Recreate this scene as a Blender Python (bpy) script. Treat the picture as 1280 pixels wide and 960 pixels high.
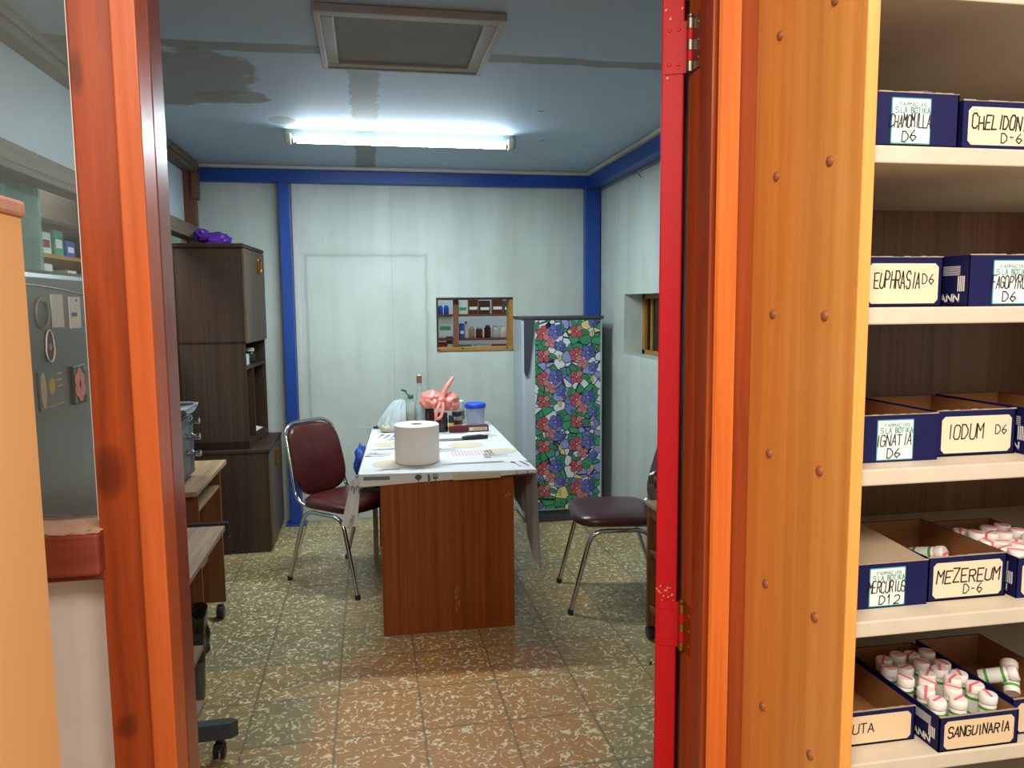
import bpy, bmesh, math, random
from mathutils import Vector, Matrix, Euler, noise
for o in list(bpy.data.objects): bpy.data.objects.remove(o, do_unlink=True)
S = bpy.context.scene; COL = S.collection
R = math.radians; PI = math.pi
random.seed(7)

# ------------------------------------------------------------------ camera
cd = bpy.data.cameras.new('camera'); cam = bpy.data.objects.new('camera', cd); COL.objects.link(cam)
def n3(v): return Vector(v).normalized()
zd = n3((78, 9210, 960)); yc = Vector((462-640, 381.5-480, 960)); yc = (yc - zd*yc.dot(zd)).normalized()
zc = -zd; xc = yc.cross(zc)
Mw = Matrix((xc, yc, zc))                       # camera (x right, y down, z forward) to world
Rm = Mw @ Matrix(((1,0,0),(0,-1,0),(0,0,-1)))
cam.matrix_world = Matrix.Translation((0, 0, 1.55)) @ Rm.to_4x4()
cd.sensor_fit = 'HORIZONTAL'; cd.sensor_width = 36; cd.lens = 36*960/1280; cd.clip_start = .02
S.camera = cam
# ------------------------------------------------------------------ world, light, exposure
W = bpy.data.worlds.new('world'); S.world = W; W.use_nodes = True
bg = W.node_tree.nodes['Background']; bg.inputs[0].default_value = (1, .90, .80, 1); bg.inputs[1].default_value = .66
S.view_settings.view_transform = 'Standard'; S.view_settings.look = 'None'; S.view_settings.gamma = 1
S.view_settings.use_curve_mapping = False; S.view_settings.exposure = 0.0
def area(name, loc, rot, size, size_y, power, col):
    l = bpy.data.lights.new(name, 'AREA'); l.shape = 'RECTANGLE'; l.size = size; l.size_y = size_y
    l.energy = power; l.color = col
    o = bpy.data.objects.new(name, l); COL.objects.link(o); o.location = loc; o.rotation_euler = rot
    return o
area('shop_fill_left', (-.34, -.25, 2.48), (R(18), R(-8), 0), .55, .5, 40, (1, .88, .76))  # front room's warm light as two unseen lamps, split to brighten side faces
area('shop_fill_right', (.95, -.35, 2.48), (R(18), R(12), 0), 1.1, .5, 38, (1, .88, .76))  # added half of that light, for faces turned to the right
area('neighbour_shop_lamp', (.8, 5.98, 2.42), (R(0), 0, 0), 1.4, .3, 14, (.86, .95, 1))
area('side_shop_lamp', (-1.6, 3.6, 2.6), (0, 0, 0), .5, 2.4, 46, (.9, .96, 1))

# ------------------------------------------------------------------ materials
def lin(c):
    if isinstance(c, str): c = tuple(int(c[i:i+2], 16)/255 for i in (0, 2, 4))
    return tuple((x/12.92 if x <= .04045 else ((x+.055)/1.055)**2.4) for x in c) + (1,)
class NT:
    def __init__(s, name):
        s.m = bpy.data.materials.new(name); s.m.use_nodes = True; s.t = s.m.node_tree; s.b = s.t.nodes['Principled BSDF']
    def n(s, ty, **k):
        nd = s.t.nodes.new(ty)
        for a, v in k.items(): setattr(nd, a, v)
        return nd
    def l(s, a, b): s.t.links.new(a, b)
    def coord(s, sc=(1,1,1), rot=(0,0,0)):
        tc = s.n('ShaderNodeTexCoord'); mp = s.n('ShaderNodeMapping'); mp.inputs['Scale'].default_value = sc; mp.inputs['Rotation'].default_value = rot
        s.l(tc.outputs['Object'], mp.inputs[0]); return mp.outputs[0]
    def geo(s): return s.n('ShaderNodeNewGeometry').outputs['Position']
    def noise(s, vec, scale, detail=3, rough=.55, dist=0):
        nd = s.n('ShaderNodeTexNoise'); nd.inputs['Scale'].default_value = scale; nd.inputs['Detail'].default_value = detail
        nd.inputs['Roughness'].default_value = rough; nd.inputs['Distortion'].default_value = dist
        s.l(vec, nd.inputs['Vector']); return nd.outputs['Fac']
    def ramp(s, fac, stops, interp='LINEAR'):
        r = s.n('ShaderNodeValToRGB'); r.color_ramp.interpolation = interp; e = r.color_ramp.elements
        while len(e) < len(stops): e.new(.5)
        for x, (p, c) in zip(e, stops): x.position = p; x.color = lin(c) if isinstance(c, str) else (c, c, c, 1)
        s.l(fac, r.inputs[0]); return r.outputs[0]
    def mix(s, fac, a, b, mode='MIX'):
        m = s.n('ShaderNodeMix', data_type='RGBA', blend_type=mode)
        for inp, v in ((0, fac), (6, a), (7, b)):
            if isinstance(v, (int, float)): m.inputs[inp].default_value = v
            elif isinstance(v, str): m.inputs[inp].default_value = lin(v)
            else: s.l(v, m.inputs[inp])
        return m.outputs[2]
    def math(s, op, a, b=0, c=None):
        m = s.n('ShaderNodeMath', operation=op)
        for i, v in enumerate((a, b) if c is None else (a, b, c)):
            if isinstance(v, (int, float)): m.inputs[i].default_value = v
            else: s.l(v, m.inputs[i])
        return m.outputs[0]
    def bump(s, h, st=.2, d=.01):
        b = s.n('ShaderNodeBump'); b.inputs['Strength'].default_value = st; b.inputs['Distance'].default_value = d
        s.l(h, b.inputs['Height']); s.l(b.outputs[0], s.b.inputs['Normal'])
    def base(s, c):
        if isinstance(c, str): s.b.inputs['Base Color'].default_value = lin(c)
        else: s.l(c, s.b.inputs['Base Color'])
    def set(s, **k):
        for a, v in k.items(): s.b.inputs[a.replace('_', ' ')].default_value = v
        return s
def plain(name, c, rough=.5, var=.12, nscale=9, **k):
    t = NT(name); v = t.coord(); f = t.noise(v, nscale, 4)
    t.base(t.mix(t.math('MULTIPLY', f, var), c, '000000') if var else c); t.set(Roughness=rough, **k); return t.m
def wood(name, dark, mid, light, sc=(40, 40, 1.6), rough=.35, coat=0, bump=.05, knots=0):
    t = NT(name); v = t.coord(sc); v2 = t.coord(tuple(x*.22 for x in sc))
    f = t.noise(v, 1, 5, .6, .3); g = t.noise(v2, 1, 3, .5, .8)
    h = t.math('ADD', t.math('MULTIPLY', f, .55), t.math('MULTIPLY', g, .45))
    c = t.ramp(h, [(.33, dark), (.5, mid), (.66, light)])
    if knots:
        k = t.noise(t.coord((5, 5, 2.2)), 1, 2, .5, .6)
        c = t.mix(t.ramp(k, [(.68, 0.0), (.76, .75)]), c, knots)
        s_ = t.n('ShaderNodeSeparateXYZ'); t.l(t.coord(), s_.inputs[0]); wob = t.math('MULTIPLY', t.math('SUBTRACT', t.noise(t.coord(), 22, 3), .5), 1.3)
        for kx, kz, rx, rz in ((-.012, 1.285, .030, .055), (-.022, 1.905, .012, .045), (-.010, .86, .022, .03)):
            a_ = t.math('DIVIDE', t.math('SUBTRACT', s_.outputs[0], kx), rx); b_ = t.math('DIVIDE', t.math('SUBTRACT', s_.outputs[2], kz), rz)
            d_ = t.math('ADD', t.math('ADD', t.math('MULTIPLY', a_, a_), t.math('MULTIPLY', b_, b_)), wob)
            c = t.mix(t.ramp(d_, [(.2, .6), (1.0, 0.0)]), c, '3a1408')
    t.base(c); t.set(Roughness=rough, Coat_Weight=coat, Coat_Roughness=.15); t.b.inputs['Specular IOR Level'].default_value = .28; t.bump(f, bump, .004); return t.m
def glass(name, tint=(1,1,1,1), rough=.02, dens=.0, fog='b8c8c0'):
    t = NT(name); o = t.t.nodes['Material Output']
    tr = t.n('ShaderNodeBsdfTransparent'); tr.inputs[0].default_value = tint
    gl = t.n('ShaderNodeBsdfGlossy'); gl.inputs['Roughness'].default_value = rough
    fr = t.n('ShaderNodeFresnel'); fr.inputs[0].default_value = 1.45
    m = t.n('ShaderNodeMixShader'); t.l(fr.outputs[0], m.inputs[0]); t.l(tr.outputs[0], m.inputs[1]); t.l(gl.outputs[0], m.inputs[2])
    out = m.outputs[0]
    if dens:
        df = t.n('ShaderNodeBsdfDiffuse'); df.inputs[0].default_value = lin(fog); m2 = t.n('ShaderNodeMixShader')
        nz = t.math('MULTIPLY', t.noise(t.coord(), 6, 4), dens*2); t.l(nz, m2.inputs[0]); t.l(out, m2.inputs[1]); t.l(df.outputs[0], m2.inputs[2]); out = m2.outputs[0]
    t.l(out, o.inputs[0]); t.t.nodes.remove(t.b); return t.m
def emis(name, c, st):
    t = NT(name); t.set(Emission_Color=lin(c), Emission_Strength=st); t.base(c); return t.m
M = {}
M['post'] = wood('orange_varnished_pine', '722c10', '8e3c18', 'a0481e', (42, 42, 2.2), .38, .15, .05, '7a2c0c')
M['post_light'] = wood('light_orange_pine', 'c8622a', 'dc7632', 'e8843e', (60, 60, 2), .4, .1)
M['post_strip'] = wood('varnished_stop_pine', '96421a', 'aa5022', 'b65a2a', (60, 60, 2), .4, .1)
M['reveal'] = wood('mahogany_reveal', '6a3024', '80402e', '8c4c38', (40, 40, 2), .33, .1)
M['red_brown'] = wood('red_brown_strip', '84381a', '9c4822', 'ae562c', (50, 50, 2), .45, .08)
M['shelf_side'] = wood('honey_veneer', 'c8803a', 'dc9244', 'e8a254', (38, 38, .9), .38, .25)
M['rail'] = wood('dark_red_rail', '6a2c20', '7c3626', '8a4432', (2, 30, 30), .5)
M['red'] = plain('red_gloss_paint', 'b60a16', .5, .15, 4, Specular_IOR_Level=.25)
M['blue'] = plain('blue_gloss_paint', '1c4aa0', .35, .25, 5)
M['screw'] = plain('wooden_plug', '9c5e3c', .45)
M['steel'] = plain('worn_steel', '8c8272', .35, .4, 30, Metallic=.9)
M['brass'] = plain('aged_brass', 'a8742c', .3, .2, 20, Metallic=.85)
M['chrome'] = plain('chrome', 'c8c8c8', .14, .05, 9, Metallic=1.0)
M['white_shelf'] = plain('white_painted_board', 'd0c3ae', .55, .2, 25)
M['cab_dark'] = wood('dark_walnut_laminate', '2c1f16', '3a2a1e', '463426', (90, 90, 1.2), .5, 0, .03)
M['cab_door'] = wood('worn_olive_brown_door', '443a2c', '564a38', '625642', (50, 50, 1.4), .45)
M['back_lam'] = wood('dark_laminate_back', '5e4028', '74523a', '826248', (120, 120, 1), .3, .1, .02)
M['desk'] = wood('mahogany_laminate', '6a2e08', '84400e', '964e16', (110, 110, 1.1), .33, .1, .03)
M['cart'] = wood('brown_laminate', '5e3820', '704628', '845634', (60, 60, 2), .5)
M['cart_top'] = wood('worn_laminate_top', '76624a', '92795c', 'a89072', (50, 3, 50), .45)
M['old_top'] = wood('worn_grey_wood_top', '6c5546', '8a7260', 'a28c78', (60, 3, 60), .6)
M['rail_wood'] = wood('grey_brown_timber', '5a4c40', '6e5e50', '7e6e60', (40, 2, 40), .6)
M['stud'] = wood('reddish_timber', '5c3826', '704834', '80563c', (40, 40, 2), .5)
M['hatch_wood'] = wood('hatch_frame_pine', '8a6230', 'a07438', 'b08444', (3, 40, 40), .5)
M['ceil_trim'] = wood('grey_hatch_moulding', '8c8a86', '9c9a96', 'a8a6a2', (4, 4, 4), .5)
M['cornice'] = plain('white_cornice', 'c4c2b8', .5)
M['black'] = plain('black_plastic', '1c1c1e', .4)
M['black_gloss'] = plain('glossy_black_bag', '101216', .2)
M['dark_grey'] = plain('dark_grey_plastic', '3c4248', .4)
M['grey_metal'] = plain('grey_enamel', '6c7478', .4, .15, 6)
M['fridge_white'] = plain('fridge_enamel', 'b4c0c8', .35, .08)
M['fridge_dark'] = plain('charcoal_steel', '6e7678', .3, .12, 4, Metallic=.25)
M['maroon'] = plain('maroon_vinyl', '4e1c18', .32, .35, 7)
M['brown_vinyl'] = plain('dark_brown_vinyl', '46282a', .3, .25, 7)
M['tan'] = plain('tan_laminate', 'ecb678', .45, .05, 3)
M['pink_wood'] = wood('pinkish_edge_moulding', 'b08068', 'c49680', 'd0a690', (3, 30, 30), .5)
M['white_wall'] = plain('white_gloss_panel', 'e2dad2', .4, .12, 8)
M['light_blue'] = plain('pale_blue_panel', 'c4d2da', .5, .08, 2)
M['teal_wall'] = plain('pale_teal_wall', '8cb0a4', .6, .25, 3)
M['box_blue'] = plain('navy_printed_card', '12144a', .6, .2, 14, Specular_IOR_Level=.2)
M['card'] = plain('brown_cardboard', '8e6034', .75, .2, 12)
M['card_flap'] = plain('pale_card_flap', 'a8957c', .6, .1, 12)
M['label'] = plain('cream_label', 'dccdae', .6, .05, 20)
M['label_white'] = plain('white_label', 'e4e8e0', .6, .05, 20)
M['label_tan'] = plain('tan_label', 'dcc09a', .6, .08, 20)
M['teal'] = plain('teal_print', '3f918e', .6, 0)
M['ink'] = plain('black_marker', '0e0e10', .5, 0)
M['ink_grey'] = plain('grey_print', '4a4c50', .6, 0)
M['white_print'] = plain('white_print', 'e6e6e6', .5, 0)
M['bottle_white'] = plain('white_bottle_plastic', 'ece6e0', .4, .05)
M['pink_strip'] = plain('pink_strip', 'e8707e', .5, 0)
M['green_band'] = plain('green_band', '4e9a3c', .5, 0)
M['paper'] = plain('white_paper', 'e8e6de', .8, .04, 20)
M['roll'] = plain('paper_roll', 'f2ece4', .8, .03, 20)
M['blue_lid'] = plain('bright_blue_lid', '1448d8', .3, 0)
M['green_cap'] = plain('dark_green_cap', '0c5c46', .3, 0)
M['cork'] = plain('brown_cork', '6a4a34', .8)
M['dark_lid'] = plain('dark_purple_lid', '241c38', .3)
M['jar_dark'] = plain('dark_jar', '2a2226', .2)
M['maroon_box'] = plain('maroon_card', '641420', .5)
M['yellow'] = plain('yellow_card', 'e0c040', .5)
M['purple'] = plain('purple_bag', '5a2c98', .35)
M['blue_cloth'] = plain('blue_cloth', '2850b0', .7)
M['silver'] = plain('silver_bag', '8a9096', .35, .4, 20)
M['blue_item'] = plain('blue_packaging', '1c58c0', .4)
M['red_item'] = plain('red_packaging', '9c2420', .4)
M['green_item'] = plain('green_packaging', '3c9a78', .4)
M['pale_item'] = plain('pale_packaging', 'd0dcd4', .4)
M['amber_item'] = plain('amber_bottle', '5c3018', .2)
M['mesh'] = plain('dark_metal', '3a3a3c', .4, .1, 9, Metallic=.6)
M['tan_leg'] = plain('beige_wood', 'a89068', .6)
M['glass'] = glass('window_glass', (.95, .98, .97, 1), .02, .04)
M['glass_green'] = glass('green_glass_painted_haze', (.62, .82, .76, 1), .05, .34, '8cb8ac')  # green tint, plus diffuse fog that paints in the haze of reflections
M['glass_dark'] = glass('dark_glass', (.2, .2, .2, 1), .05, .0)
def soft(name, c, alpha, rough=.2, trans=0.0):
    t = NT(name); t.base(c); t.set(Roughness=rough, Alpha=alpha); return t.m
M['clear'] = soft('clear_glass_body', 'b8ccc8', .42, .08)
M['oil'] = soft('amber_oil', '9c6c24', .9, .1)
M['tub'] = soft('frosted_tub', 'b4bcd8', .7, .25)
M['pink_bag'] = soft('pink_plastic_bag', 'f09080', .88, .3)
M['white_bag'] = soft('clear_plastic_bag', 'dceef4', .5, .2)
M['tube'] = emis('fluorescent_tube', 'e6f6ff', 74)
# plaster wall: faint vertical streaks, grime and a pale rectangle outline where a board hung
def plaster(name, ghost=False, base='c2cdc6'):
    t = NT(name); p = t.geo()
    mp = t.n('ShaderNodeMapping'); mp.inputs['Scale'].default_value = (5, 5, .5); t.l(p, mp.inputs[0])
    a = t.noise(mp.outputs[0], 1.2, 5); b = t.noise(p, 1.6, 4); d = t.noise(p, 14, 5, .7)
    c = t.mix(t.ramp(a, [(.35, .0), (.75, .4)]), base, '8f9c96')
    c = t.mix(t.ramp(b, [(.48, .0), (.72, .45)]), c, 'a2a698')
    c = t.mix(t.ramp(d, [(.66, .0), (.78, .3)]), c, '7c8880')
    if ghost:
        s = t.n('ShaderNodeSeparateXYZ'); t.l(p, s.inputs[0]); x, z = s.outputs[0], s.outputs[2]
        wob = t.math('MULTIPLY', t.math('SUBTRACT', t.noise(p, 9, 3), .5), .02)
        dx = t.math('SUBTRACT', t.math('ABSOLUTE', t.math('SUBTRACT', x, -.015)), .418)
        dz = t.math('SUBTRACT', z, 1.90)
        dd = t.math('ADD', t.math('MAXIMUM', dx, dz), wob)
        line = t.ramp(t.math('ABSOLUTE', dd), [(.0, .42), (.016, .10), (.05, .0)])
        c = t.mix(line, c, '6e7a72')
        inside = t.ramp(t.math('ADD', dd, .5), [(.49, .22), (.5, 0.0)])
        c = t.mix(inside, c, 'c6d2cc')
        seam = t.ramp(t.math('ABSOLUTE', t.math('SUBTRACT', x, .163)), [(.0, .35), (.004, 0.0)]); c = t.mix(seam, c, '7c8882')
    t.base(c); t.set(Roughness=.62); t.bump(d, .12, .004); return t.m
M['wall'] = plaster('old_plaster'); M['wall_back'] = plaster('old_plaster_back', True)
def ceiling_mat():
    t = NT('stained_ceiling_board'); p = t.geo(); s = t.n('ShaderNodeSeparateXYZ'); t.l(p, s.inputs[0]); x, y = s.outputs[0], s.outputs[1]
    n1 = t.math('SUBTRACT', t.noise(p, 2.6, 5, .55), .5); n2 = t.math('SUBTRACT', t.noise(p, 24, 3), .5)
    def ell(cx, cy, rx, ry, w=1.0):
        a = t.math('DIVIDE', t.math('SUBTRACT', x, cx), rx); b = t.math('DIVIDE', t.math('SUBTRACT', y, cy), ry)
        d = t.math('SQRT', t.math('ADD', t.math('MULTIPLY', a, a), t.math('MULTIPLY', b, b)))
        d = t.math('ADD', d, t.math('MULTIPLY', n1, 1.5*w)); return t.ramp(d, [(.93, 1.0), (1.0, 0.0)])
    def band(v, c0, h, amp):
        d = t.math('ABSOLUTE', t.math('ADD', t.math('SUBTRACT', v, c0), t.math('MULTIPLY', n1, amp))); return t.ramp(d, [(h*.8, 1.0), (h, 0.0)])
    c = t.mix(t.ramp(t.noise(p, 1.1, 4), [(.4, 0.0), (.7, .35)]), 'a4b8cc', 'a0a4a8')
    st = [ell(-.86, 3.55, .42, .42), ell(-.58, 3.78, .2, .12), ell(-.42, 4.22, .07, .09, .3), band(y, 3.06, .05, .12)]
    for m in st: c = t.mix(t.math('MULTIPLY', m, .75), c, '787468')
    gx = t.math('ABSOLUTE', t.math('ADD', t.math('SUBTRACT', x, .0), t.math('MULTIPLY', n2, .06)))
    g = t.math('MULTIPLY', t.ramp(gx, [(.058, 1.0), (.066, 0.0)]), t.ramp(t.math('SUBTRACT', y, 3.1), [(.0, 0.0), (.01, 1.0)]))
    c = t.mix(t.math('MULTIPLY', g, .8), c, '76766e')
    v = t.n('ShaderNodeTexVoronoi'); v.inputs['Scale'].default_value = 3.4; t.l(p, v.inputs['Vector'])
    c = t.mix(t.ramp(v.outputs['Distance'], [(.04, .7), (.07, 0.0)]), c, '4c4a44')
    t.base(c); t.set(Roughness=.7); return t.m
M['ceiling'] = ceiling_mat()
def floor_mat():
    t = NT('patterned_tile_floor'); p = t.geo()
    s = t.n('ShaderNodeSeparateXYZ'); t.l(p, s.inputs[0]); x, y = s.outputs[0], s.outputs[1]
    T = .318
    fx = t.math('DIVIDE', t.math('ADD', x, 10*T+.164), T); fy = t.math('DIVIDE', t.math('ADD', y, 10*T+.175-.318*0), T)
    cx = t.n('ShaderNodeCombineXYZ'); t.l(t.math('FLOOR', fx), cx.inputs[0]); t.l(t.math('FLOOR', fy), cx.inputs[1])
    wn = t.n('ShaderNodeTexWhiteNoise', noise_dimensions='2D'); t.l(cx.outputs[0], wn.inputs['Vector'])
    def edge(f):
        fr = t.math('FRACT', f); return t.math('MINIMUM', fr, t.math('SUBTRACT', 1, fr))
    e = t.math('MINIMUM', edge(fx), edge(fy)); grout = t.ramp(e, [(.008, 1.0), (.02, 0.0)])
    # every tile carries its own crop of the squiggle pattern
    off = t.n('ShaderNodeVectorMath', operation='ADD'); sc = t.n('ShaderNodeVectorMath', operation='SCALE'); sc.inputs['Scale'].default_value = 7
    t.l(wn.outputs['Color'], sc.inputs[0]); t.l(p, off.inputs[0]); t.l(sc.outputs[0], off.inputs[1]); q = off.outputs[0]
    n = t.noise(q, 26, 1.0, .5, .7); r = t.math('ABSOLUTE', t.math('SUBTRACT', n, .5))
    brk = t.noise(q, 44, 1, .5); line = t.math('MULTIPLY', t.ramp(r, [(.022, 1.0), (.052, 0.0)]), t.ramp(brk, [(.45, 0.0), (.53, 1.0)]))
    big = t.noise(p, .9, 3); tone = t.math('ADD', t.math('MULTIPLY', wn.outputs['Value'], .5), t.math('MULTIPLY', big, .5))
    b = t.ramp(tone, [(.25, '8a8260'), (.5, '9a8a5e'), (.75, 'a88a58')])
    b = t.mix(t.ramp(t.noise(p, 11, 4), [(.4, 0.0), (.7, .4)]), b, '6c6248')
    # browner oval patch of tiles before the table
    dx = t.math('DIVIDE', t.math('SUBTRACT', x, .30), .62); dy = t.math('DIVIDE', t.math('SUBTRACT', y, 2.8), .85)
    dd = t.math('ADD', t.math('ADD', t.math('MULTIPLY', dx, dx), t.math('MULTIPLY', dy, dy)), t.math('MULTIPLY', t.math('SUBTRACT', t.noise(p, 3, 3), .5), 1.2))
    b = t.mix(t.ramp(dd, [(.5, .85), (1.1, 0.0)]), b, 'b07e48')
    b = t.mix(t.math('MULTIPLY', line, .8), b, 'ece2be')
    b = t.mix(t.math('MULTIPLY', grout, .62), b, '5a5240')
    t.base(b); t.set(Roughness=.32); t.bump(line, .06, .002); return t.m
M['floor'] = floor_mat()
def sticker_mat():
    t = NT('stained_glass_foil'); v = t.coord(); vr = t.n('ShaderNodeTexVoronoi'); vr.inputs['Scale'].default_value = 17; t.l(v, vr.inputs['Vector'])
    ve = t.n('ShaderNodeTexVoronoi', feature='DISTANCE_TO_EDGE'); ve.inputs['Scale'].default_value = 17; t.l(v, ve.inputs['Vector'])
    s = t.n('ShaderNodeSeparateColor'); t.l(vr.outputs['Color'], s.inputs[0])
    c = t.ramp(s.outputs[0], [(0, '3c9468'), (.22, '8c92c4'), (.42, 'd0d4da'), (.70, '34885c'), (.86, '6c78b4'), (.95, 'd8cc84')], 'CONSTANT')
    t.base(t.mix(t.ramp(ve.outputs['Distance'], [(.035, 1.0), (.055, 0.0)]), c, '141820')); t.set(Roughness=.35); return t.m
M['sticker'] = sticker_mat()

# ------------------------------------------------------------------ mesh helpers
class MB:
    def __init__(s): s.bm = bmesh.new(); s.mi = 0
    def _new(s, fs):
        for f in fs: f.material_index = s.mi
    def poly(s, pts, smooth=False):
        f = s.bm.faces.new([s.bm.verts.new(p) for p in pts]); f.material_index = s.mi; f.smooth = smooth; return s
    def box(s, a, b, bev=0, rot=None, seg=2):
        a, b = Vector(a), Vector(b); lo = Vector(map(min, a, b)); hi = Vector(map(max, a, b))
        c = (lo+hi)/2; d = hi-lo
        g = bmesh.ops.create_cube(s.bm, size=1.0)
        vs = g['verts']; bmesh.ops.scale(s.bm, vec=d, verts=vs)
        fs = list({f for v in vs for f in v.link_faces}); s._new(fs)
        if bev:
            es = list({e for v in vs for e in v.link_edges})
            r = bmesh.ops.bevel(s.bm, geom=es, offset=min(bev, min(d)*.49), segments=seg, affect='EDGES', profile=.5)
            vs = list({v for f in r['faces'] for v in f.verts} | {v for v in vs if v.is_valid})
            # collect all connected verts
            st = list(vs); seen = set(vs)
            while st:
                v = st.pop()
                for e in v.link_edges:
                    o = e.other_vert(v)
                    if o not in seen: seen.add(o); st.append(o)
            vs = list(seen)
            s._new({f for v in vs for f in v.link_faces})
        m = Matrix.Translation(c)
        if rot is not None: m = Matrix.Translation(c) @ rot.to_4x4()
        bmesh.ops.transform(s.bm, matrix=m, verts=vs); return s
    def ring(s, c, u, v, r, n):
        return [s.bm.verts.new(c + u*(r*math.cos(2*PI*i/n)) + v*(r*math.sin(2*PI*i/n))) for i in range(n)]
    def skin(s, rings, close=False, caps=True, smooth=True):
        n = len(rings[0]); L = len(rings)
        for k in range(L if close else L-1):
            A, B = rings[k], rings[(k+1) % L]
            for i in range(n):
                f = s.bm.faces.new((A[i], A[(i+1) % n], B[(i+1) % n], B[i])); f.smooth = smooth; f.material_index = s.mi
        if caps and not close:
            for r_ in (rings[0][::-1], rings[-1]):
                f = s.bm.faces.new(r_); f.material_index = s.mi
    def tube(s, pts, r, n=10, close=False, caps=True):
        P = [Vector(p) for p in pts]; L = len(P); rings = []; up = None
        for k in range(L):
            if close: t = P[(k+1) % L]-P[k-1]
            else: t = P[min(k+1, L-1)]-P[max(k-1, 0)]
            t.normalize()
            if up is None: up = t.orthogonal().normalized()
            up = (up - t*up.dot(t)).normalized(); w = t.cross(up)
            rr = r[k] if isinstance(r, (list, tuple)) else r
            rings.append(s.ring(P[k], up, w, rr, n))
        s.skin(rings, close, caps); return s
    def lathe(s, c, prof, n=20, ax=(0,0,1)):
        ax = Vector(ax).normalized(); u = ax.orthogonal().normalized(); v = ax.cross(u); c = Vector(c)
        s.skin([s.ring(c+ax*h, u, v, max(r, .0002), n) for r, h in prof], False, True); return s
    def cyl(s, a, b, r, n=14): return s.tube([a, b], r, n)
    def prism(s, poly, vec):
        vec = Vector(vec); A = [s.bm.verts.new(p) for p in poly]; B = [s.bm.verts.new(Vector(p)+vec) for p in poly]
        fs = [s.bm.faces.new(A[::-1]), s.bm.faces.new(B)]; n = len(A)
        for i in range(n): fs.append(s.bm.faces.new((A[i], A[(i+1) % n], B[(i+1) % n], B[i])))
        s._new(fs); return s
    def grid(s, f, nu, nv, smooth=True):
        V = [[s.bm.verts.new(f(i/nu, j/nv)) for j in range(nv+1)] for i in range(nu+1)]
        for i in range(nu):
            for j in range(nv):
                q = s.bm.faces.new((V[i][j], V[i+1][j], V[i+1][j+1], V[i][j+1])); q.smooth = smooth; q.material_index = s.mi
        return s
def arc(pts, r, seg=5):
    """round the corners of an open polyline"""
    P = [Vector(p) for p in pts]; out = [P[0]]
    for k in range(1, len(P)-1):
        a, b, c = P[k-1], P[k], P[k+1]; d1 = (a-b); d2 = (c-b); q = min(r, d1.length*.49, d2.length*.49)
        p1 = b+d1.normalized()*q; p2 = b+d2.normalized()*q
        for i in range(seg+1):
            t = i/seg; out.append(p1*(1-t)**2 + b*2*t*(1-t) + p2*t*t)
    out.append(P[-1]); return out
def wpos(o):
    v = Vector((0, 0, 0))
    while o is not None: v += Vector(o.location); o = o.parent
    return v
def build(name, mb, mats, parent=None, label=None, local=False, origin=None, mods=None):
    """world coordinates unless local=True (then the parent's own frame)"""
    me = bpy.data.meshes.new(name); bm = mb.bm
    off = Vector((0, 0, 0))
    if not local:
        if parent is not None: off = wpos(parent)
        elif origin is not None: off = Vector(origin)
        else:
            lo = Vector((min(v.co[i] for v in bm.verts) for i in range(3))); hi = Vector((max(v.co[i] for v in bm.verts) for i in range(3)))
            off = Vector(((lo.x+hi.x)/2, (lo.y+hi.y)/2, lo.z))
        bmesh.ops.translate(bm, vec=-off, verts=bm.verts)
    bmesh.ops.recalc_face_normals(bm, faces=bm.faces)
    for e in bm.edges:
        if len(e.link_faces) == 2 and e.calc_face_angle(0) > .75: e.smooth = False
    bm.to_mesh(me); bm.free()
    for m in (mats if isinstance(mats, (list, tuple)) else [mats]): me.materials.append(M[m])
    o = bpy.data.objects.new(name, me); COL.objects.link(o)
    if parent is not None: o.parent = parent
    elif not local or origin is not None: o.location = off if not local else origin
    if label: o['label'] = label
    return o
def tag(o, label=None, cat=None, group=None, kind=None):
    if label: o['label'] = label
    if cat: o['category'] = cat
    if group: o['group'] = group
    if kind: o['kind'] = kind
    return o
def thing(name, label, cat, loc, rz=0, group=None):
    o = bpy.data.objects.new(name, None); COL.objects.link(o); o.location = loc; o.rotation_euler = (0, 0, rz); o.empty_display_size = .05
    return tag(o, label, cat, group)
def struct(name, mb, mats, parent=None, label=None):
    o = build(name, mb, mats, parent)
    if parent is None: tag(o, label, None, None, 'structure')
    return o
def copy_tree(o, parent=None):
    c = o.copy(); COL.objects.link(c)
    if parent is not None: c.parent = parent; c.matrix_parent_inverse = o.matrix_parent_inverse.copy()
    for ch in list(o.children): copy_tree(ch, c)
    return c

# stroke lettering (hand lettering and simple print)
GL = {'A':'00 26 40|12 32','B':'00 06 26 35 34 23 03|23 42 41 20 00','C':'45 36 16 05 01 10 30 41','D':'00 06 26 44 42 20 00','E':'46 06 00 40|03 33','F':'46 06 00|03 33',
'G':'45 36 16 05 01 10 30 41 43 23','H':'00 06|40 46|03 43','I':'20 26','J':'46 41 20 01','K':'00 06|46 03 40','L':'06 00 40','M':'00 06 23 46 40','N':'00 06 40 46',
'O':'16 05 01 10 30 41 45 36 16','P':'00 06 36 45 44 33 03','Q':'16 05 01 10 30 41 45 36 16|21 40','R':'00 06 36 45 44 33 03|23 40','S':'45 36 16 05 04 13 33 42 41 30 10 01',
'T':'06 46|26 20','U':'06 01 10 30 41 46','V':'06 20 46','W':'06 10 23 30 46','X':'00 46|06 40','Y':'06 23 46|23 20','Z':'06 46 00 40','6':'36 14 02 11 20 31 42 33 13 02',
'1':'14 26 20','2':'05 16 36 45 43 00 40','-':'13 33','.':'20 21','!':'26 22|20 21'}
def stroke(mb, a, b, w, nrm):
    d = (b-a)
    if d.length < 1e-6: return
    d.normalize(); s = nrm.cross(d)*(w/2); e = d*(w*.35)
    mb.poly([a-s-e, b-s+e, b+s+e, a+s-e])
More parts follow.
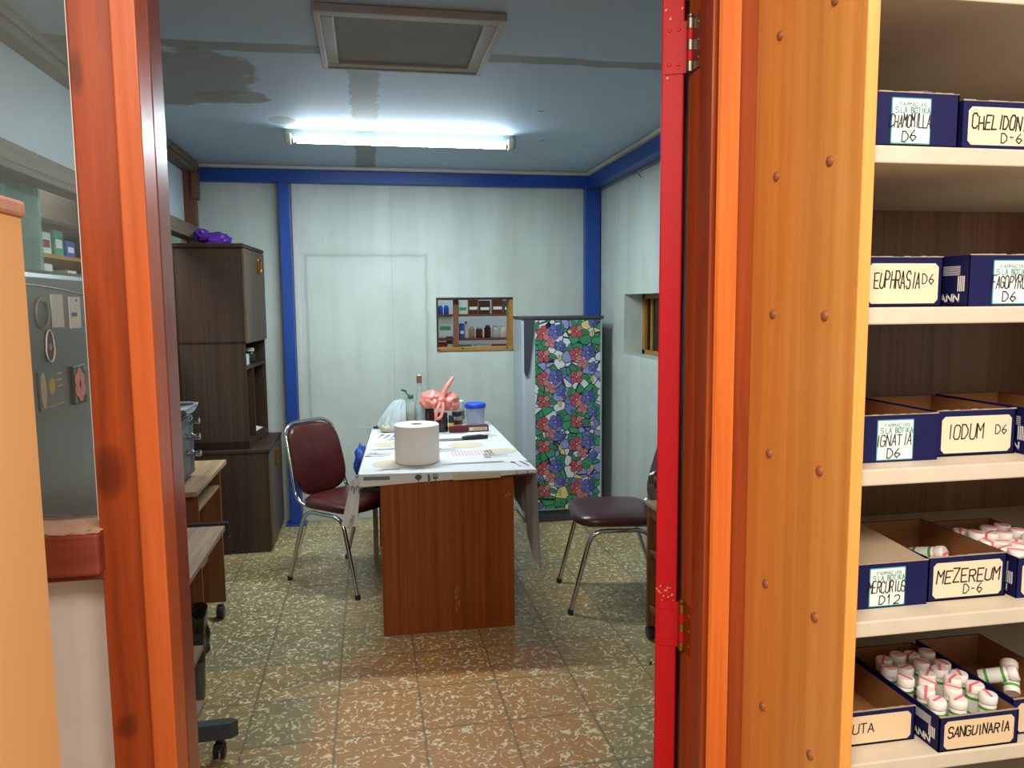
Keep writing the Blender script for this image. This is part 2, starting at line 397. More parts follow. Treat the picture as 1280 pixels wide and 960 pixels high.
def text(mb, st, org, ux, uy, h, adv=None, w=None, jit=0, seed=0, slant=0):
    rnd = random.Random(seed); ux = Vector(ux).normalized(); uy = Vector(uy).normalized(); nrm = ux.cross(uy); org = Vector(org)
    adv = adv or h*.78; w = w or h*.12; x = 0; k = 0
    for ch in st:
        if ch != ' ':
            sc = 1+rnd.uniform(-jit, jit)*1.5; dy = rnd.uniform(-jit, jit)*h*.8; sl = slant+rnd.uniform(-jit, jit)
            for ln in GL[ch].split('|'):
                P = []
                for t in ln.split():
                    gx, gy = int(t[0])/4, int(t[1])/6
                    yy = gy*h*sc+dy+rnd.uniform(-jit, jit)*h*.3; xx = x+gx*adv*.76+sl*gy*h+rnd.uniform(-jit, jit)*h*.3
                    P.append(org+ux*xx+uy*yy+nrm*(k % 4)*.00003)
                k += 1
                for a, b in zip(P, P[1:]): stroke(mb, a, b, w, nrm)
        x += adv*(1 if ch != 'I' else .8)
def rrect(c, ux, uy, w, h, cut):
    """clipped-corner rectangle"""
    c, ux, uy = Vector(c), Vector(ux).normalized(), Vector(uy).normalized(); a, b = w/2, h/2
    return [c+ux*x+uy*y for x, y in ((-a+cut, -b), (a-cut, -b), (a, -b+cut), (a, b-cut), (a-cut, b), (-a+cut, b), (-a, b-cut), (-a, -b+cut))]
X3, Y3, Z3 = Vector((1,0,0)), Vector((0,1,0)), Vector((0,0,1))

# ================================================================== THE SETTING
CZ = 2.50; LW = -1.165; TW = -1.12; RW = 1.70; BW = 5.60; PF = 1.33       # ceiling, left, right, back wall, partition face
struct('floor', MB().box((-3.2, -1.2, -.05), (3.2, 7.4, 0)), 'floor')
# ceiling board with the opening of the access panel filled by the panel itself
struct('ceiling', MB().box((LW-.05, PF+.02, CZ), (RW+.15, BW+.1, CZ+.05)), 'ceiling')
w = MB()
hx0, hx1, hz0, hz1 = .474, 1.04, 1.212, 1.60
w.box((LW-.05, BW, 0), (hx0, BW+.1, CZ)); w.box((hx1, BW, 0), (RW+.15, BW+.1, CZ))
w.box((hx0, BW, 0), (hx1, BW+.1, hz0)); w.box((hx0, BW, hz1), (hx1, BW+.1, CZ))
struct('wall_back', w, 'wall_back')
w = MB()
w.box((RW, PF, 0), (RW+.15, 4.375, CZ)); w.box((RW, 5.015, 0), (RW+.15, BW, CZ)); w.box((RW, 4.375, 0), (RW+.15, 5.015, 1.203)); w.box((RW, 4.375, 1.608), (RW+.15, 5.015, CZ))
struct('wall_right', w, 'wall')
w = MB().box((LW-.05, PF+.1, 0), (LW, BW, 1.32))
w.mi = 1; w.box((LW-.05, PF+.1, 2.07), (LW-.008, BW, CZ)); w.mi = 0; w.box((LW-.05, 5.50, 1.32), (LW, BW, 2.07))
struct('wall_left', w, ['wall', 'light_blue'])
# cornice and timber of the left wall
struct('trim_1', MB().box((LW-.008, PF+.1, 2.46), (TW+.028, BW, 2.5), .008).box((LW-.008, PF+.1, 2.425), (TW+.014, BW, 2.46), .003), ['rail_wood'])
struct('trim_2', MB().box((LW-.04, PF+.1, 2.012), (TW+.012, BW, 2.078), .004).box((LW-.02, PF+.1, 1.985), (TW+.022, BW, 2.010), .003), 'rail_wood')
struct('trim_3', MB().box((LW-.008, 5.40, 2.078), (TW+.02, 5.475, 2.425), .003).box((TW, 5.38, 2.25), (TW+.035, 5.49, 2.425), .004), 'stud')
# white moulding at the ceiling, blue steel frame
struct('trim_4', MB().box((LW, BW-.085, 2.475), (RW, BW-.03, 2.5), .008).box((RW-.13, PF+.1, 2.475), (RW-.06, BW-.08, 2.5), .008), 'cornice')
struct('trim_5', MB().box((LW+.0, BW-.06, 2.388), (RW, BW, 2.475), .004), 'blue')
w = MB().box((-.592, BW-.085, .012), (-.515, BW-.002, 2.388), .004).box((-.625, BW-.12, 0), (-.48, BW-.002, .012), .002)
for dx in (-.605, -.500): w.lathe((dx, BW-.10, .012), [(.008, 0), (.008, .008), (.003, .010)], 8)
struct('trim_6', w, 'blue')
struct('trim_7', MB().box((1.575, BW-.06, 0), (1.69, BW-.002, 2.388), .004), 'blue')
struct('trim_8', MB().box((1.60, PF+.1, 2.385), (RW, BW-.06, 2.475), .004), 'blue')
struct('trim_9', MB().box((-.512, BW-.014, 0), (-.488, BW, 2.388), .003), 'cornice')
struct('trim_10', MB().tube([(1.69, BW-.03, 2.37), (1.675, 5.0, 2.365), (1.68, 4.72, 2.37), (1.69, 4.68, 2.33)], .003, 6).tube([(1.69, 4.7, 2.37), (1.69, 4.2, 2.375), (1.69, 3.2, 2.35)], .003, 6), 'rail_wood')
struct('baseboard_back', MB().box((-.5, BW-.012, 0), (RW, BW, .07), .003), 'wall')

# back hatch: wood lined opening looking into the neighbouring shop
wd = MB(); wd.box((hx1-.03, BW-.0, hz0), (hx1, BW+.11, hz1)); wd.box((hx0, BW-.012, hz0), (hx1, BW+.11, hz0+.024), .003)
win = struct('window_1', wd, 'hatch_wood')
build('dark_lining', MB().box((hx0, BW-.002, hz0+.024), (hx0+.014, BW+.11, hz1-.018)).box((hx0, BW-.002, hz1-.018), (hx1, BW+.11, hz1)), 'cab_dark', win)
build('mullion', MB().box((.605, BW+.05, hz0+.024), (.642, BW+.09, hz1-.018), .003), 'stud', win)
for x, z in ((.485, hz0+.012), (.66, hz0+.02), (.99, hz0+.02)): build('latch', MB().lathe((x, BW-.012, z), [(.007, 0), (.006, .006), (.002, .008)], 8, (0, -1, 0)), 'mesh', win)

# right hatch niche
w = MB(); x0 = RW+.13; y0, y1, z0, z1 = 4.375, 5.015, 1.203, 1.608
w.box((x0, y1-.045, z0), (x0+.05, y1, z1)); w.box((x0, y0, z0), (x0+.05, y0+.04, z1)); w.box((x0, y0, z0), (x0+.05, y1, z0+.03)); w.box((x0, y0, z1-.03), (x0+.05, y1, z1)); w.box((x0+.01, 4.86, z0), (x0+.04, 4.885, z1))
win2 = struct('window_2', w, 'hatch_wood')
build('pane', MB().box((x0+.02, y0+.03, z0+.02), (x0+.026, y1-.04, z1-.02)), 'glass_dark', win2)
struct('wall_outside', MB().box((2.25, 4.0, .6), (2.3, 5.6, 2.2)), 'cab_dark')

# left wall glazing: one green sliding pane, then open towards the next shop
w = MB()
for y in (PF+.1, 5.44): w.box((LW-.045, y, 1.32), (LW-.005, y+.06, 2.012))
w.box((LW-.045, PF+.1, 1.30), (LW-.002, 5.5, 1.34))
win3 = struct('window_3', w, 'stud')
build('pane', MB().box((LW-.03, 2.0, 1.34), (LW-.024, 3.165, 2.01)), 'glass_green', win3)
build('pane', MB().box((LW-.016, 1.50, 1.34), (LW-.010, 2.86, 2.01)), 'glass_green', win3)

# ---- partition in which the doorway stands
PX0 = -1.3
struct('wall_front', MB().box((-1.35, PF+.02, 0), (-.445, PF+.075, 1.113)).box((-1.35, PF, 2.3), (1.85, PF+.09, 2.56)), 'white_wall')
# sill rail, dusty on top
w = MB().box((-1.3, PF-.055, 1.128), (-.43, PF+.09, 1.196), .005).box((-1.3, PF-.03, 1.113), (-.43, PF+.075, 1.13), .003)
w.mi = 1; w.grid(lambda u, v: Vector((-1.3+.87*u, PF-.052+.10*v, 1.1962+.0035*noise.noise(Vector((u*60, v*9, 3)))+.004*v)), 90, 10)
M['dust'] = plain('dusty_old_paint', 'c89c80', .85, .45, 30)
struct('trim_11', w, ['rail', 'dust'])
struct('window_4', MB().box((-1.3, PF+.03, 1.196), (-.445, PF+.034, 2.3)), 'glass')
w = MB().box((-.451, PF+.012, 1.196), (-.4435, PF+.029, 2.3), .002)
struct('trim_12', w, 'label_white')
# left door post: broad face, raised stop, reveal
po = struct('trim_13', MB().box((-.437, PF-.028, 0), (-.372, PF+.085, 2.3), .004), 'post')
w = MB().box((-.372, PF-.042, 0), (-.335, PF+.03, 2.3), .003)
build('door_stop', w, 'post_strip', po)
build('reveal_board', MB().box((-.372, PF+.03, 0), (-.3345, PF+.108, 2.3), .004), 'reveal', po)
# right door jamb
pj = struct('trim_14', MB().box((.620, PF+.062, 0), (.70, PF+.125, 2.3), .003), 'red_brown')
build('reveal_board', MB().box((.6145, PF+.006, 0), (.655, PF+.062, 2.3), .003), 'post', pj)
build('casing_strip', MB().prism([(.627, PF+.006, 0), (.622, PF-.004, 0), (.6255, PF-.010, 0), (.661, PF-.010, 0), (.661, PF+.03, 0), (.627, PF+.03, 0)], (0, 0, 2.3)), 'post_light', pj)
build('inner_strip', MB().box((.655, PF+.012, 0), (.705, PF+.062, 2.3), .002), 'red_brown', pj)
struct('wall_shop', MB().box((.72, 1.606, 0), (2.4, 1.65, 2.56)), 'white_wall')

# ================================================================== LIGHT FITTING
lf = thing('ceiling_light', 'long fluorescent batten with one glowing tube under the stained ceiling', 'light', (.205, 4.43, 2.42))
w = MB().prism([(-.425, 4.40, 2.5), (-.425, 4.385, 2.455), (-.425, 4.405, 2.432), (-.425, 4.455, 2.432), (-.425, 4.475, 2.455), (-.425, 4.46, 2.5)], (1.265, 0, 0))
M['housing'] = plain('grey_batten_enamel', '78827e', .6, .1, 9); build('housing', w, 'housing', lf)
build('tube', MB().cyl((-.36, 4.372, 2.432), (.79, 4.372, 2.432), .0135, 14), 'tube', lf)
lamp = area('tube_down_fill', (.215, 4.36, 2.405), (0, 0, 0), 1.15, .03, 37, (.86, .97, 1)); lamp.data.spread = PI  # extra downward light added below the tube to brighten the walls
for sx in (-.405, .805):
    b = MB().box((sx-.016, 4.352, 2.412), (sx+.016, 4.392, 2.47), .006); s_ = .03 if sx < 0 else -.03
    b.cyl((sx, 4.372, 2.432), (sx+s_, 4.372, 2.432), .0138)
    build('lamp_holder', b, 'white_shelf', lf)

# ceiling access panel
hp = thing('ceiling_access_panel', 'grey framed access panel set in the stained ceiling', 'ceiling panel', (.16, 2.9, 2.47))
w = MB(); ax0, ax1, ay0, ay1 = -.145, .46, 2.60, 3.20
for a, b in (((ax0, ay0), (ax1, ay0+.055)), ((ax0, ay1-.055), (ax1, ay1)), ((ax0, ay0+.055), (ax0+.055, ay1-.055)), ((ax1-.055, ay0+.055), (ax1, ay1-.055))):
    w.box((a[0], a[1], 2.478), (b[0], b[1], 2.499), .006)
for a, b in (((ax0-.01, ay0-.01), (ax1+.01, ay0+.012)), ((ax0-.01, ay1-.012), (ax1+.01, ay1+.01)), ((ax0-.01, ay0), (ax0+.012, ay1)), ((ax1-.012, ay0), (ax1+.01, ay1))):
    w.box((a[0], a[1], 2.472), (b[0], b[1], 2.499), .004)
build('frame', w, 'ceil_trim', hp)
M['panel_grey'] = plain('grey_panel_board', '8c8a88', .7, .3, 3)
build('panel', MB().box((ax0+.055, ay0+.055, 2.490), (ax1-.055, ay1-.055, 2.499)), 'panel_grey', hp)

# ================================================================== RED DOOR (swung open into the room)
da = R(-25)          # local +Y runs along the leaf away from the hinge
dr = thing('open_door', 'red painted door swung open into the room, edge on', 'door', (.608, PF+.118, 0), da)
dr.name = 'open_door'
build('leaf', MB().box((-.043, 0, .01), (0, .80, 2.24), .003), 'red', dr, local=True)
ch = MB(); rr = random.Random(3)
for i in range(26):
    x_, z_ = rr.uniform(-.042, -.002), (.945+rr.uniform(-.012, .02)) if i < 17 else rr.choice((2.0, 2.09))+rr.uniform(-.02, .02)
    q_ = rr.uniform(.0008, .0022); ch.poly([(x_-q_, -.0003, z_-q_), (x_+q_*.6, -.0003, z_-q_*.7), (x_+q_, -.0003, z_+q_*1.2), (x_-q_*.4, -.0003, z_+q_*1.5)])
ch_o = build('paint_chips', ch, 'pink_wood', dr, 'chipped paint specks', local=True); ch_o['kind'] = 'stuff'
k = MB().lathe((-.0435, .74, 1.02), [(.026, 0), (.026, .006), (.010, .01), (.010, .035), (.024, .042), (.027, .055), (.018, .07)], 16, (-1, 0, 0)); k.lathe((0, .74, 1.02), [(.026, 0), (.026, .006), (.010, .01), (.010, .035), (.024, .042), (.027, .055), (.018, .07)], 16, (1, 0, 0))
build('knob', k, 'steel', dr, local=True)
def hinge(z, lab, jm):
    h = thing('door_hinge', lab, 'hinge', (.606, PF+.108, z))
    kn = MB(); kn2 = MB()
    for i in range(5): (kn if i % 2 == 0 else kn2).cyl((.613, PF+.102, z+i*.0196), (.613, PF+.102, z+i*.0196+.0186), .0068, 12)
    kn.lathe((.613, PF+.102, z+.098), [(.0035, 0), (.0055, .003), (.0055, .006), (.002, .009)], 10)
    kn.box((.6165, PF+.050, z), (.6205, PF+.100, z+.098), .001)
    for dz in (.018, .05, .082): kn.lathe((.6165, PF+.074, z+dz), [(.004, 0), (.003, .0015)], 8, (-1, 0, 0))
    build('jamb_leaf', kn, jm, h)
    c, s = math.cos(da), math.sin(da)
    def L(x, y, zz): return (.608+c*x-s*y, PF+.118+s*x+c*y, zz)
    for (xa, xb) in ((-.036, 0),):
        kn2.prism([L(xa, -.0025, z+.001), L(xb+.004, -.0025, z+.001), L(xb+.004, 0, z+.001), L(xa, 0, z+.001)], (0, 0, .096))
    for q in (-.028, -.011):
        for dz in (.018, .082): kn2.lathe(L(q, -.0025, z+dz), [(.0042, 0), (.003, .0016)], 8, L(0, -1, 0) and (s, -c, 0))
    build('door_leaf_plate', kn2, 'red', h, 'plate painted over in red')
hinge(1.988, 'upper hinge of the red door, painted over', 'steel')
hinge(.838, 'lower hinge of the red door with bare brass jamb leaf', 'brass')

# ================================================================== RIGHT SHELF UNIT
SX = .705; SF = 1.045; SB = 1.60
SZ = [2.016, 1.779, 1.540, 1.291, 1.047, .809]
su = thing('medicine_shelf_unit', 'tall shelf unit with honey wood side panel and white shelves', 'shelves', (1.2, 1.18, 0))
build('side_panel', MB().box((SX, 1.024, 0), (SX+.020, SB, 2.36), .002), 'shelf_side', su)
for z in SZ + [.56, .30]:
    t = .026
    build('shelf', MB().box((SX+.021, SF, z-t), (2.25, SB-.012, z), .0025), 'white_shelf', su)
build('back_panel', MB().box((SX+.024, SB-.012, .825), (2.25, SB+.003, 2.36)), 'back_lam', su)
M['blue_grey'] = plain('blue_grey_board', '6c7c84', .6, .2, 6)
build('lower_back_panel', MB().box((SX+.024, SB-.0135, .0), (2.25, SB-.0121, 1.02)), 'blue_grey', su)
build('side_panel', MB().box((2.25, 1.0, 0), (2.274, SB, 2.36), .002), 'shelf_side', su)
pr = []
for z in SZ + [.56, .30]:
    for y in (1.263, 1.104):
        p = MB().lathe((SX, y, z-.012+random.uniform(-.002, .002)), [(.0085, -.002), (.0085, .0015), (.0065, .0042), (.002, .0052)], 12, (-1, 0, 0))
        build('screw_plug', p, 'screw', su)

# card boxes --------------------------------------------------------
def card_box(x0, x1, yf, z, h, depth, label, words, card='label', style='cream', side=False, seed=0, fills=False, sub=None, h_side=None, tilt=0, inner='card'):
    w = x1-x0; yb = min(yf+depth, SB-.016); t = .0022; h2 = h_side or h
    b = thing('medicine_box', label, 'box', ((x0+x1)/2, yf, z), 0, None)
    g = MB()
    g.box((x0, yf, z), (x1, yf+t, z+h)); g.box((x0, yb-t, z), (x1, yb, z+h2)); 
    g.box((x0, yf, z), (x0+t, yb, z+h2)); g.box((x1-t, yf, z), (x1, yb, z+h2)); g.box((x0, yf, z), (x1, yb, z+t))
    g.mi = 1
    e = .0005
    g.box((x0+t, yf+t, z+t), (x0+t+e, yb-t, z+h2-.0005)); g.box((x1-t-e, yf+t, z+t), (x1-t, yb-t, z+h2-.0005)); g.box((x0+t, yb-t-e, z+t), (x1-t, yb-t, z+h2-.0005)); g.box((x0+t, yf+t, z+t), (x1-t, yf+t+e, z+h-.0005)); g.box((x0+t, yf+t, z+t), (x1-t, yb-t, z+t+e))
    if side:
        pr = MB(); text(pr, 'MANN', (x0-.0004, yf+.075, z+h*.10), -Y3, Z3, .011, .0145, .0028)
        for i in range(7): pr.box((x0-.0003, yf+.02, z+h*.62+i*.0022), (x0, yf+.075, z+h*.62+i*.0022+.0008))
        for i in range(4): pr.box((x0-.0003, yf+.01+i*.004, z+h*.3), (x0, yf+.012+i*.004, z+h*.6))
        build('side_print', pr, 'white_print', b)
    # torn pale rim
    g.mi = 2; rnd = random.Random(seed); n = 14
    for i in range(n):
        xa, xb = x0+w*i/n, x0+w*(i+1)/n
        g.box((xa, yf-.0003, z+h-.0006), (xb, yf+t+.0003, z+h+rnd.uniform(.0002, .0016)))
    build('carton', g, ['box_blue', inner, 'card_flap'], b)
    if style == 'print':
        lw, lh = .066, h*.86; cx = x0+w*(.5 if seed == 5 else .44); cz = z+h*.47
        l = build('label', MB().prism([Vector(q)+Vector((0, .0003, 0)) for q in rrect((cx, yf-.0006, cz), X3, Z3, lw, lh, .001)], (0, -.0006, 0)), 'teal', b)
        e = MB().prism(rrect((cx, yf-.0009, cz), X3, Z3, lw-.0035, lh-.0035, .001), (0, -.0003, 0)); build('label_paper', e, 'label_white', l)
        pr = MB(); text(pr, 'FARMACIAS', (cx-lw*.30, yf-.0014, cz+lh*.32), X3, Z3, .005, .0052, .0009); text(pr, 'LA BOTIKA', (cx-lw*.26, yf-.0014, cz+lh*.17), X3, Z3, .0080, .0056, .0014)
        text(pr, 'S', (cx-lw*.40, yf-.0014, cz+lh*.17), X3, Z3, .0085, .006, .0012)
        build('printed_heading', pr, 'teal', l)
        hw = MB(); s0 = words[0]; adv = lw*1.06/len(s0); text(hw, s0, (cx-lw*.53, yf-.0017, cz-lh*.14), X3, Z3, lh*.28, adv, .0017, .06, seed, .08)
        text(hw, words[1], (cx-lw*.22, yf-.0017, cz-lh*.44), X3, Z3, lh*.23, lw*.2, .0018, .06, seed+3, .05)
        build('handwriting', hw, 'ink', l)
    elif style == 'cream':
        lw, lh = w*.88, h*.80; cx = (x0+x1)/2; cz = z+h*.47
        l = build('label', MB().prism(rrect((cx, yf-.0003, cz), X3, Z3, lw, lh, .006), (0, -.0006, 0)), card, b)
        if not words: return b
        hw = MB(); s0 = words[0]
        if sub == 'low':
            text(hw, s0, (cx-lw*.49, yf-.0012, cz-lh*.12), X3, Z3, lh*.34, lw*.115, .0020, .06, seed, .08)
        elif sub == 'inline':
            adv = lw*(.68 if len(s0) > 6 else .56)/len(s0); text(hw, s0, (cx-lw*.42, yf-.0012, cz-lh*.12), X3, Z3, lh*.40, adv, .0021, .06, seed, .06); text(hw, words[1], (cx+lw*.27, yf-.0012, cz-lh*.02), X3, Z3, lh*.26, lw*.09, .0017, .06, seed+5)
        else:
            adv = lw*.93/len(s0); text(hw, s0, (cx-lw*.45, yf-.0012, cz-lh*.08), X3, Z3, lh*.36, adv, .0024, .06, seed, .08)
            if len(words) > 1: text(hw, words[1], (cx-lw*.06, yf-.0012, cz-lh*.42), X3, Z3, lh*.26, lw*.10, .0018, .06, seed+5)
        build('handwriting', hw, 'ink', l)
    return b
bx = {}
bx[1] = card_box(.736, .880, 1.05, SZ[1], .078, .25, 'navy card box hand-labelled CHAMOMILLA D6 on the top row', ('CHAMOMILLA', 'D6'), style='print', seed=1)
bx[2] = card_box(.886, 1.036, 1.048, SZ[1], .070, .25, 'navy card box hand-labelled CHELIDONIUM D-6 on the top row', ('CHELIDONIUM', 'D-6'), seed=2)
bx[3] = card_box(.765, .906, 1.098, SZ[2], .079, .2, 'navy card box hand-labelled EUPHRASIA D6', ('EUPHRASIA', 'D6'), seed=3, sub='inline')
bx[4] = card_box(.918, 1.066, 1.055, SZ[2], .080, .25, 'navy card box hand-labelled FAGOPYRUM D6', ('FAGOPYRUM', 'D6'), style='print', seed=5, side=True)
bx[5] = card_box(.765, .905, 1.090, SZ[3], .077, .215, 'navy card box hand-labelled IGNATIA D6 on the middle row', ('IGNATIA', 'D6'), style='print', seed=7)
bx[6] = card_box(.917, 1.068, 1.108, SZ[3], .077, .2, 'navy card box hand-labelled IODUM D6 on the middle row', ('IODUM', 'D6'), seed=8, sub='inline')
bx[7] = card_box(1.074, 1.214, 1.085, SZ[3], .079, .22, 'navy card box cut by the photo edge, right of the IODUM box', (), style='none', seed=9, side=True)
bx[8] = card_box(.765, .899, 1.090, SZ[4], .076, .215, 'navy card box hand-labelled MERCURIUS D12, lid flap folded in', ('MERCURIUS', 'D12'), style='print', seed=11)
bx[9] = card_box(.905, 1.055, 1.096, SZ[4], .076, .21, 'navy card box hand-labelled MEZEREUM D-6', ('MEZEREUM', 'D-6'), seed=12)
bx[10] = card_box(1.063, 1.205, 1.081, SZ[4], .070, .22, 'navy card box full of bottles, right of the MEZEREUM box', (), seed=13, side=True)
bx[11] = card_box(.748, .890, 1.092, SZ[5], .060, .215, 'empty navy card box hand-labelled RUTA on the lowest row', ('RUTA',), card='label_tan', seed=14, sub='low')
bx[12] = card_box(.901, 1.051, 1.049, SZ[5], .060, .26, 'navy card box hand-labelled SANGUINARIA, full of white bottles', ('SANGUINARIA',), card='label_tan', seed=15, side=True)
bx[13] = card_box(1.060, 1.205, 1.070, SZ[5], .064, .24, 'navy card box right of the SANGUINARIA box, holding loose bottles', (), card='label_tan', seed=16)
# folded flap over the MERCURIUS box, crumpled foil on the CHAMOMILLA box
build('lid_flap', MB().grid(lambda u, v: Vector((.767+.130*u, 1.093+.19*v*(1-.0*u), SZ[4]+.0765+.012*v-.003*math.sin(u*PI))), 6, 6), 'card_flap', bx[8], 'pale flap')
build('plastic_wrap', MB().grid(lambda u, v: Vector((.79+.085*u, 1.055+.06*v, SZ[1]+.079+.009*math.sin(u*PI)*math.sin(v*PI)+.004*noise.noise(Vector((u*6, v*6, 1))))), 16, 8), 'silver', bx[1])

# pill bottles ------------------------------------------------------
def pill_bottle(loc, label, group=None, tilt=None):
    b = thing('pill_bottle', label, 'bottle', loc, random.uniform(0, 6.28), group)
    g = MB().lathe((0, 0, 0), [(.0125, 0), (.0135, .002), (.0135, .046), (.0115, .050)], 20); build('body', g, 'bottle_white', b, local=True)
    lb = MB().lathe((0, 0, .010), [(.0137, 0), (.0137, .005), (.0137, .028), (.0137, .033)], 20)
    for f in lb.bm.faces: f.material_index = 1 if .016 < f.calc_center_median().z < .037 else 0
    build('label', lb, ['green_band', 'label_white'], b, local=True)
    build('cap', MB().lathe((0, 0, .050), [(.0142, 0), (.0145, .001), (.0145, .012), (.013, .0142), (.003, .0145)], 24), 'bottle_white', b, local=True)
    s = MB().box((-.0125, -.0022, .0643), (.0125, .0022, .0652)); s.box((.0125, -.0022, .052), (.0148, .0022, .065))
    build('seal_strip', s, 'pink_strip', b, local=True)
    if tilt: b.rotation_euler = tilt
    return b
SAN = [(0.9368, 1.2386, 0.0031), (0.9699, 1.2446, 0.0057), (1.0041, 1.2503, 0.0009), (1.0335, 1.2454, 0.0057), (0.9243, 1.2074, 0.0019), (0.9535, 1.2015, 0.0025), (0.995, 1.2113, 0.005), (1.0335, 1.2043, 0.0025), (1.0106, 1.184, 0.0033), (0.979, 1.1757, 0.0002), (0.9254, 1.1636, 0.0045), (0.9555, 1.1463, 0.0032), (1.0335, 1.1629, 0.002), (1.0075, 1.147, 0.0047), (0.9342, 1.1234, 0.0018), (0.9837, 1.1188, 0.0027), (1.0335, 1.1247, 0.0008), (0.9276, 1.0883, 0.0024), (0.9659, 1.0857, 0.0012), (1.0272, 1.0889, 0.0016)]
first = None
for i, (x, y, dz) in enumerate(SAN):
    loc = (x, y, SZ[5]+.003+dz)
    if first is None: first = pill_bottle(loc, 'white pill bottle with pink-striped cap packed in the SANGUINARIA box', 'bottles in the SANGUINARIA box')
    else:
        c = copy_tree(first); c.location = loc; c.rotation_euler.z = random.uniform(0, 6.28)
LO = [((1.110, 1.20, SZ[5]+.035), (R(70), 0, R(50)), 'rearmost loose bottle lying in the lowest right box'),
      ((1.140, 1.155, SZ[5]+.022), (R(-52), 0, R(-35)), 'green-banded bottle leaning cap up in the lowest right box'),
      ((1.168, 1.115, SZ[5]+.022), (R(-60), 0, R(-50)), 'loose bottle at the right edge of the photo, lowest row')]
for loc, e, lab in LO:
    c = copy_tree(first); c.location = loc; c.rotation_euler = e; c['label'] = lab; c['group'] = 'loose bottles in the lowest right box'
c = copy_tree(first); c.location = (1.00, 1.262, SZ[4]+.022); c.rotation_euler = (R(75), 0, R(30)); c['label'] = 'single bottle lying at the back of the MEZEREUM box'; del c['group']
k = 0
for j in range(5):
    for i in range(4):
        c = copy_tree(first); c.location = (1.084+i*.0300+.004*(j % 2), 1.105+j*.0325, SZ[4]+.003+random.uniform(.0, .012)); c.rotation_euler.z = random.uniform(0, 6)
        c['label'] = 'white pill bottle packed in the box right of MEZEREUM'; c['group'] = 'bottles in the box right of MEZEREUM'

# ================================================================== TAN CUPBOARD (front left)
tc = thing('tan_cupboard', 'tan laminate cupboard with pinkish top moulding at the left edge', 'cupboard', (-.6, .8, 0))
build('carcass', MB().box((-.80, .45, 0), (-.434, 1.095, 1.665), .003), 'tan', tc)
build('top_moulding', MB().box((-.80, .44, 1.665), (-.430, 1.10, 1.686), .005), 'pink_wood', tc)

# ================================================================== DARK FRIDGE behind the glass
df = thing('dark_fridge', 'charcoal fridge with magnets behind the left window pane', 'fridge', (-.85, 1.77, 0))
FX = -.60
build('cabinet', MB().box((-1.10, 1.46, .03), (FX-.05, 2.08, 1.622), .012), 'fridge_dark', df)
build('door', MB().box((FX-.047, 1.46, .60), (FX, 2.08, 1.622), .016, seg=3), 'fridge_dark', df)
build('lower_door', MB().box((FX-.047, 1.46, .05), (FX, 2.08, .59), .016, seg=3), 'fridge_dark', df)
build('door_groove', MB().tube([(FX+.0004, 1.47+.6*i/20, 1.592-.055*((i/20)**2)) for i in range(21)], .0018, 6), 'black', df, 'dark curved line')
build('foot', MB().box((-1.05, 1.5, 0), (-.70, 2.04, .03)), 'black', df)
bd = MB().tube([(FX+.002, 1.569+.028*math.cos(a), 1.540+.028*math.sin(a)) for a in [2*PI*i/28 for i in range(28)]], .0022, 6, close=True)
bd.tube([(FX+.002, 1.569+.019*math.cos(a), 1.540+.024*math.sin(a)) for a in [R(60)+R(240)*i/20 for i in range(21)]], .0016, 6)
text(bd, 'CONSUL', (FX+.0025, 1.552, 1.534), Y3, Z3, .011, .0068, .0014, .03, 2, .1)
build('badge', bd, 'silver', df, 'raised oval badge')
def magnet(name, lab, cat, y0, y1, z0, z1, mat_, prints):
    b = thing(name, lab, cat, (FX+.001, (y0+y1)/2, z0)); build('card', MB().box((FX+.0002, y0, z0), (FX+.002, y1, z1)), mat_, b)
    for nm, mb_, mt in prints: build(nm, mb_, mt, b)
    return b
magnet('paper_note', 'larger white paper note on the charcoal fridge door', 'note', 1.612, 1.668, 1.512, 1.576, 'label_white', [])
m_ = MB(); m_.box((FX+.0021, 1.708, 1.532), (FX+.0024, 1.738, 1.540)); m_.box((FX+.0021, 1.735, 1.562), (FX+.0024, 1.742, 1.568))
magnet('picture_note', 'small white note with purple band near the post, on the charcoal fridge', 'note', 1.70, 1.76, 1.508, 1.572, 'label_white', [('purple_band', m_, 'purple')])
ol = [(FX+.003, 1.590+.021*math.cos(a)*(1 if math.sin(a) < 0 else .85), 1.478+.030*math.sin(a)) for a in [2*PI*i/24 for i in range(24)]]
mg = thing('oval_magnet', 'dark oval magnet outlined in white under the fridge badge', 'magnet', (FX, 1.59, 1.45))
build('disc', MB().prism([Vector(p)-Vector((.0028, 0, 0)) for p in ol], (.002, 0, 0)), 'black', mg); build('rim', MB().tube(ol, .0014, 5, close=True), 'white_print', mg)
build('pink_mark', MB().lathe((FX+.0022, 1.592, 1.476), [(.007, 0), (.007, .0008)], 8, (1, 0, 0)), 'pink_strip', mg)
m1 = MB(); pts = []
for i in range(28): a = 2*PI*i/28; r = .016 if i % 2 else .0125; pts.append((FX+.0021, 1.588+r*math.cos(a), 1.402+r*1.1*math.sin(a)))
m1.poly(pts); m2 = MB().prism([(FX+.0021, 1.548+.012*math.cos(a), 1.397+.034*math.sin(a)) for a in [2*PI*i/16 for i in range(16)]], (.0006, 0, 0))
m3 = MB()
for i in range(3): m3.box((FX+.0021, 1.615-.004*(i % 2), 1.41-.012*i+.012), (FX+.0024, 1.638, 1.413-.012*i+.012))
m3.box((FX+.0021, 1.535, 1.364), (FX+.0024, 1.64, 1.366))
magnet('advert_magnet', 'wide grey advert magnet with yellow starburst on the charcoal fridge', 'magnet', 1.53, 1.645, 1.360, 1.434, 'fridge_dark', [('starburst', m1, 'yellow'), ('figure', m2, 'label'), ('lettering', m3, 'yellow')])
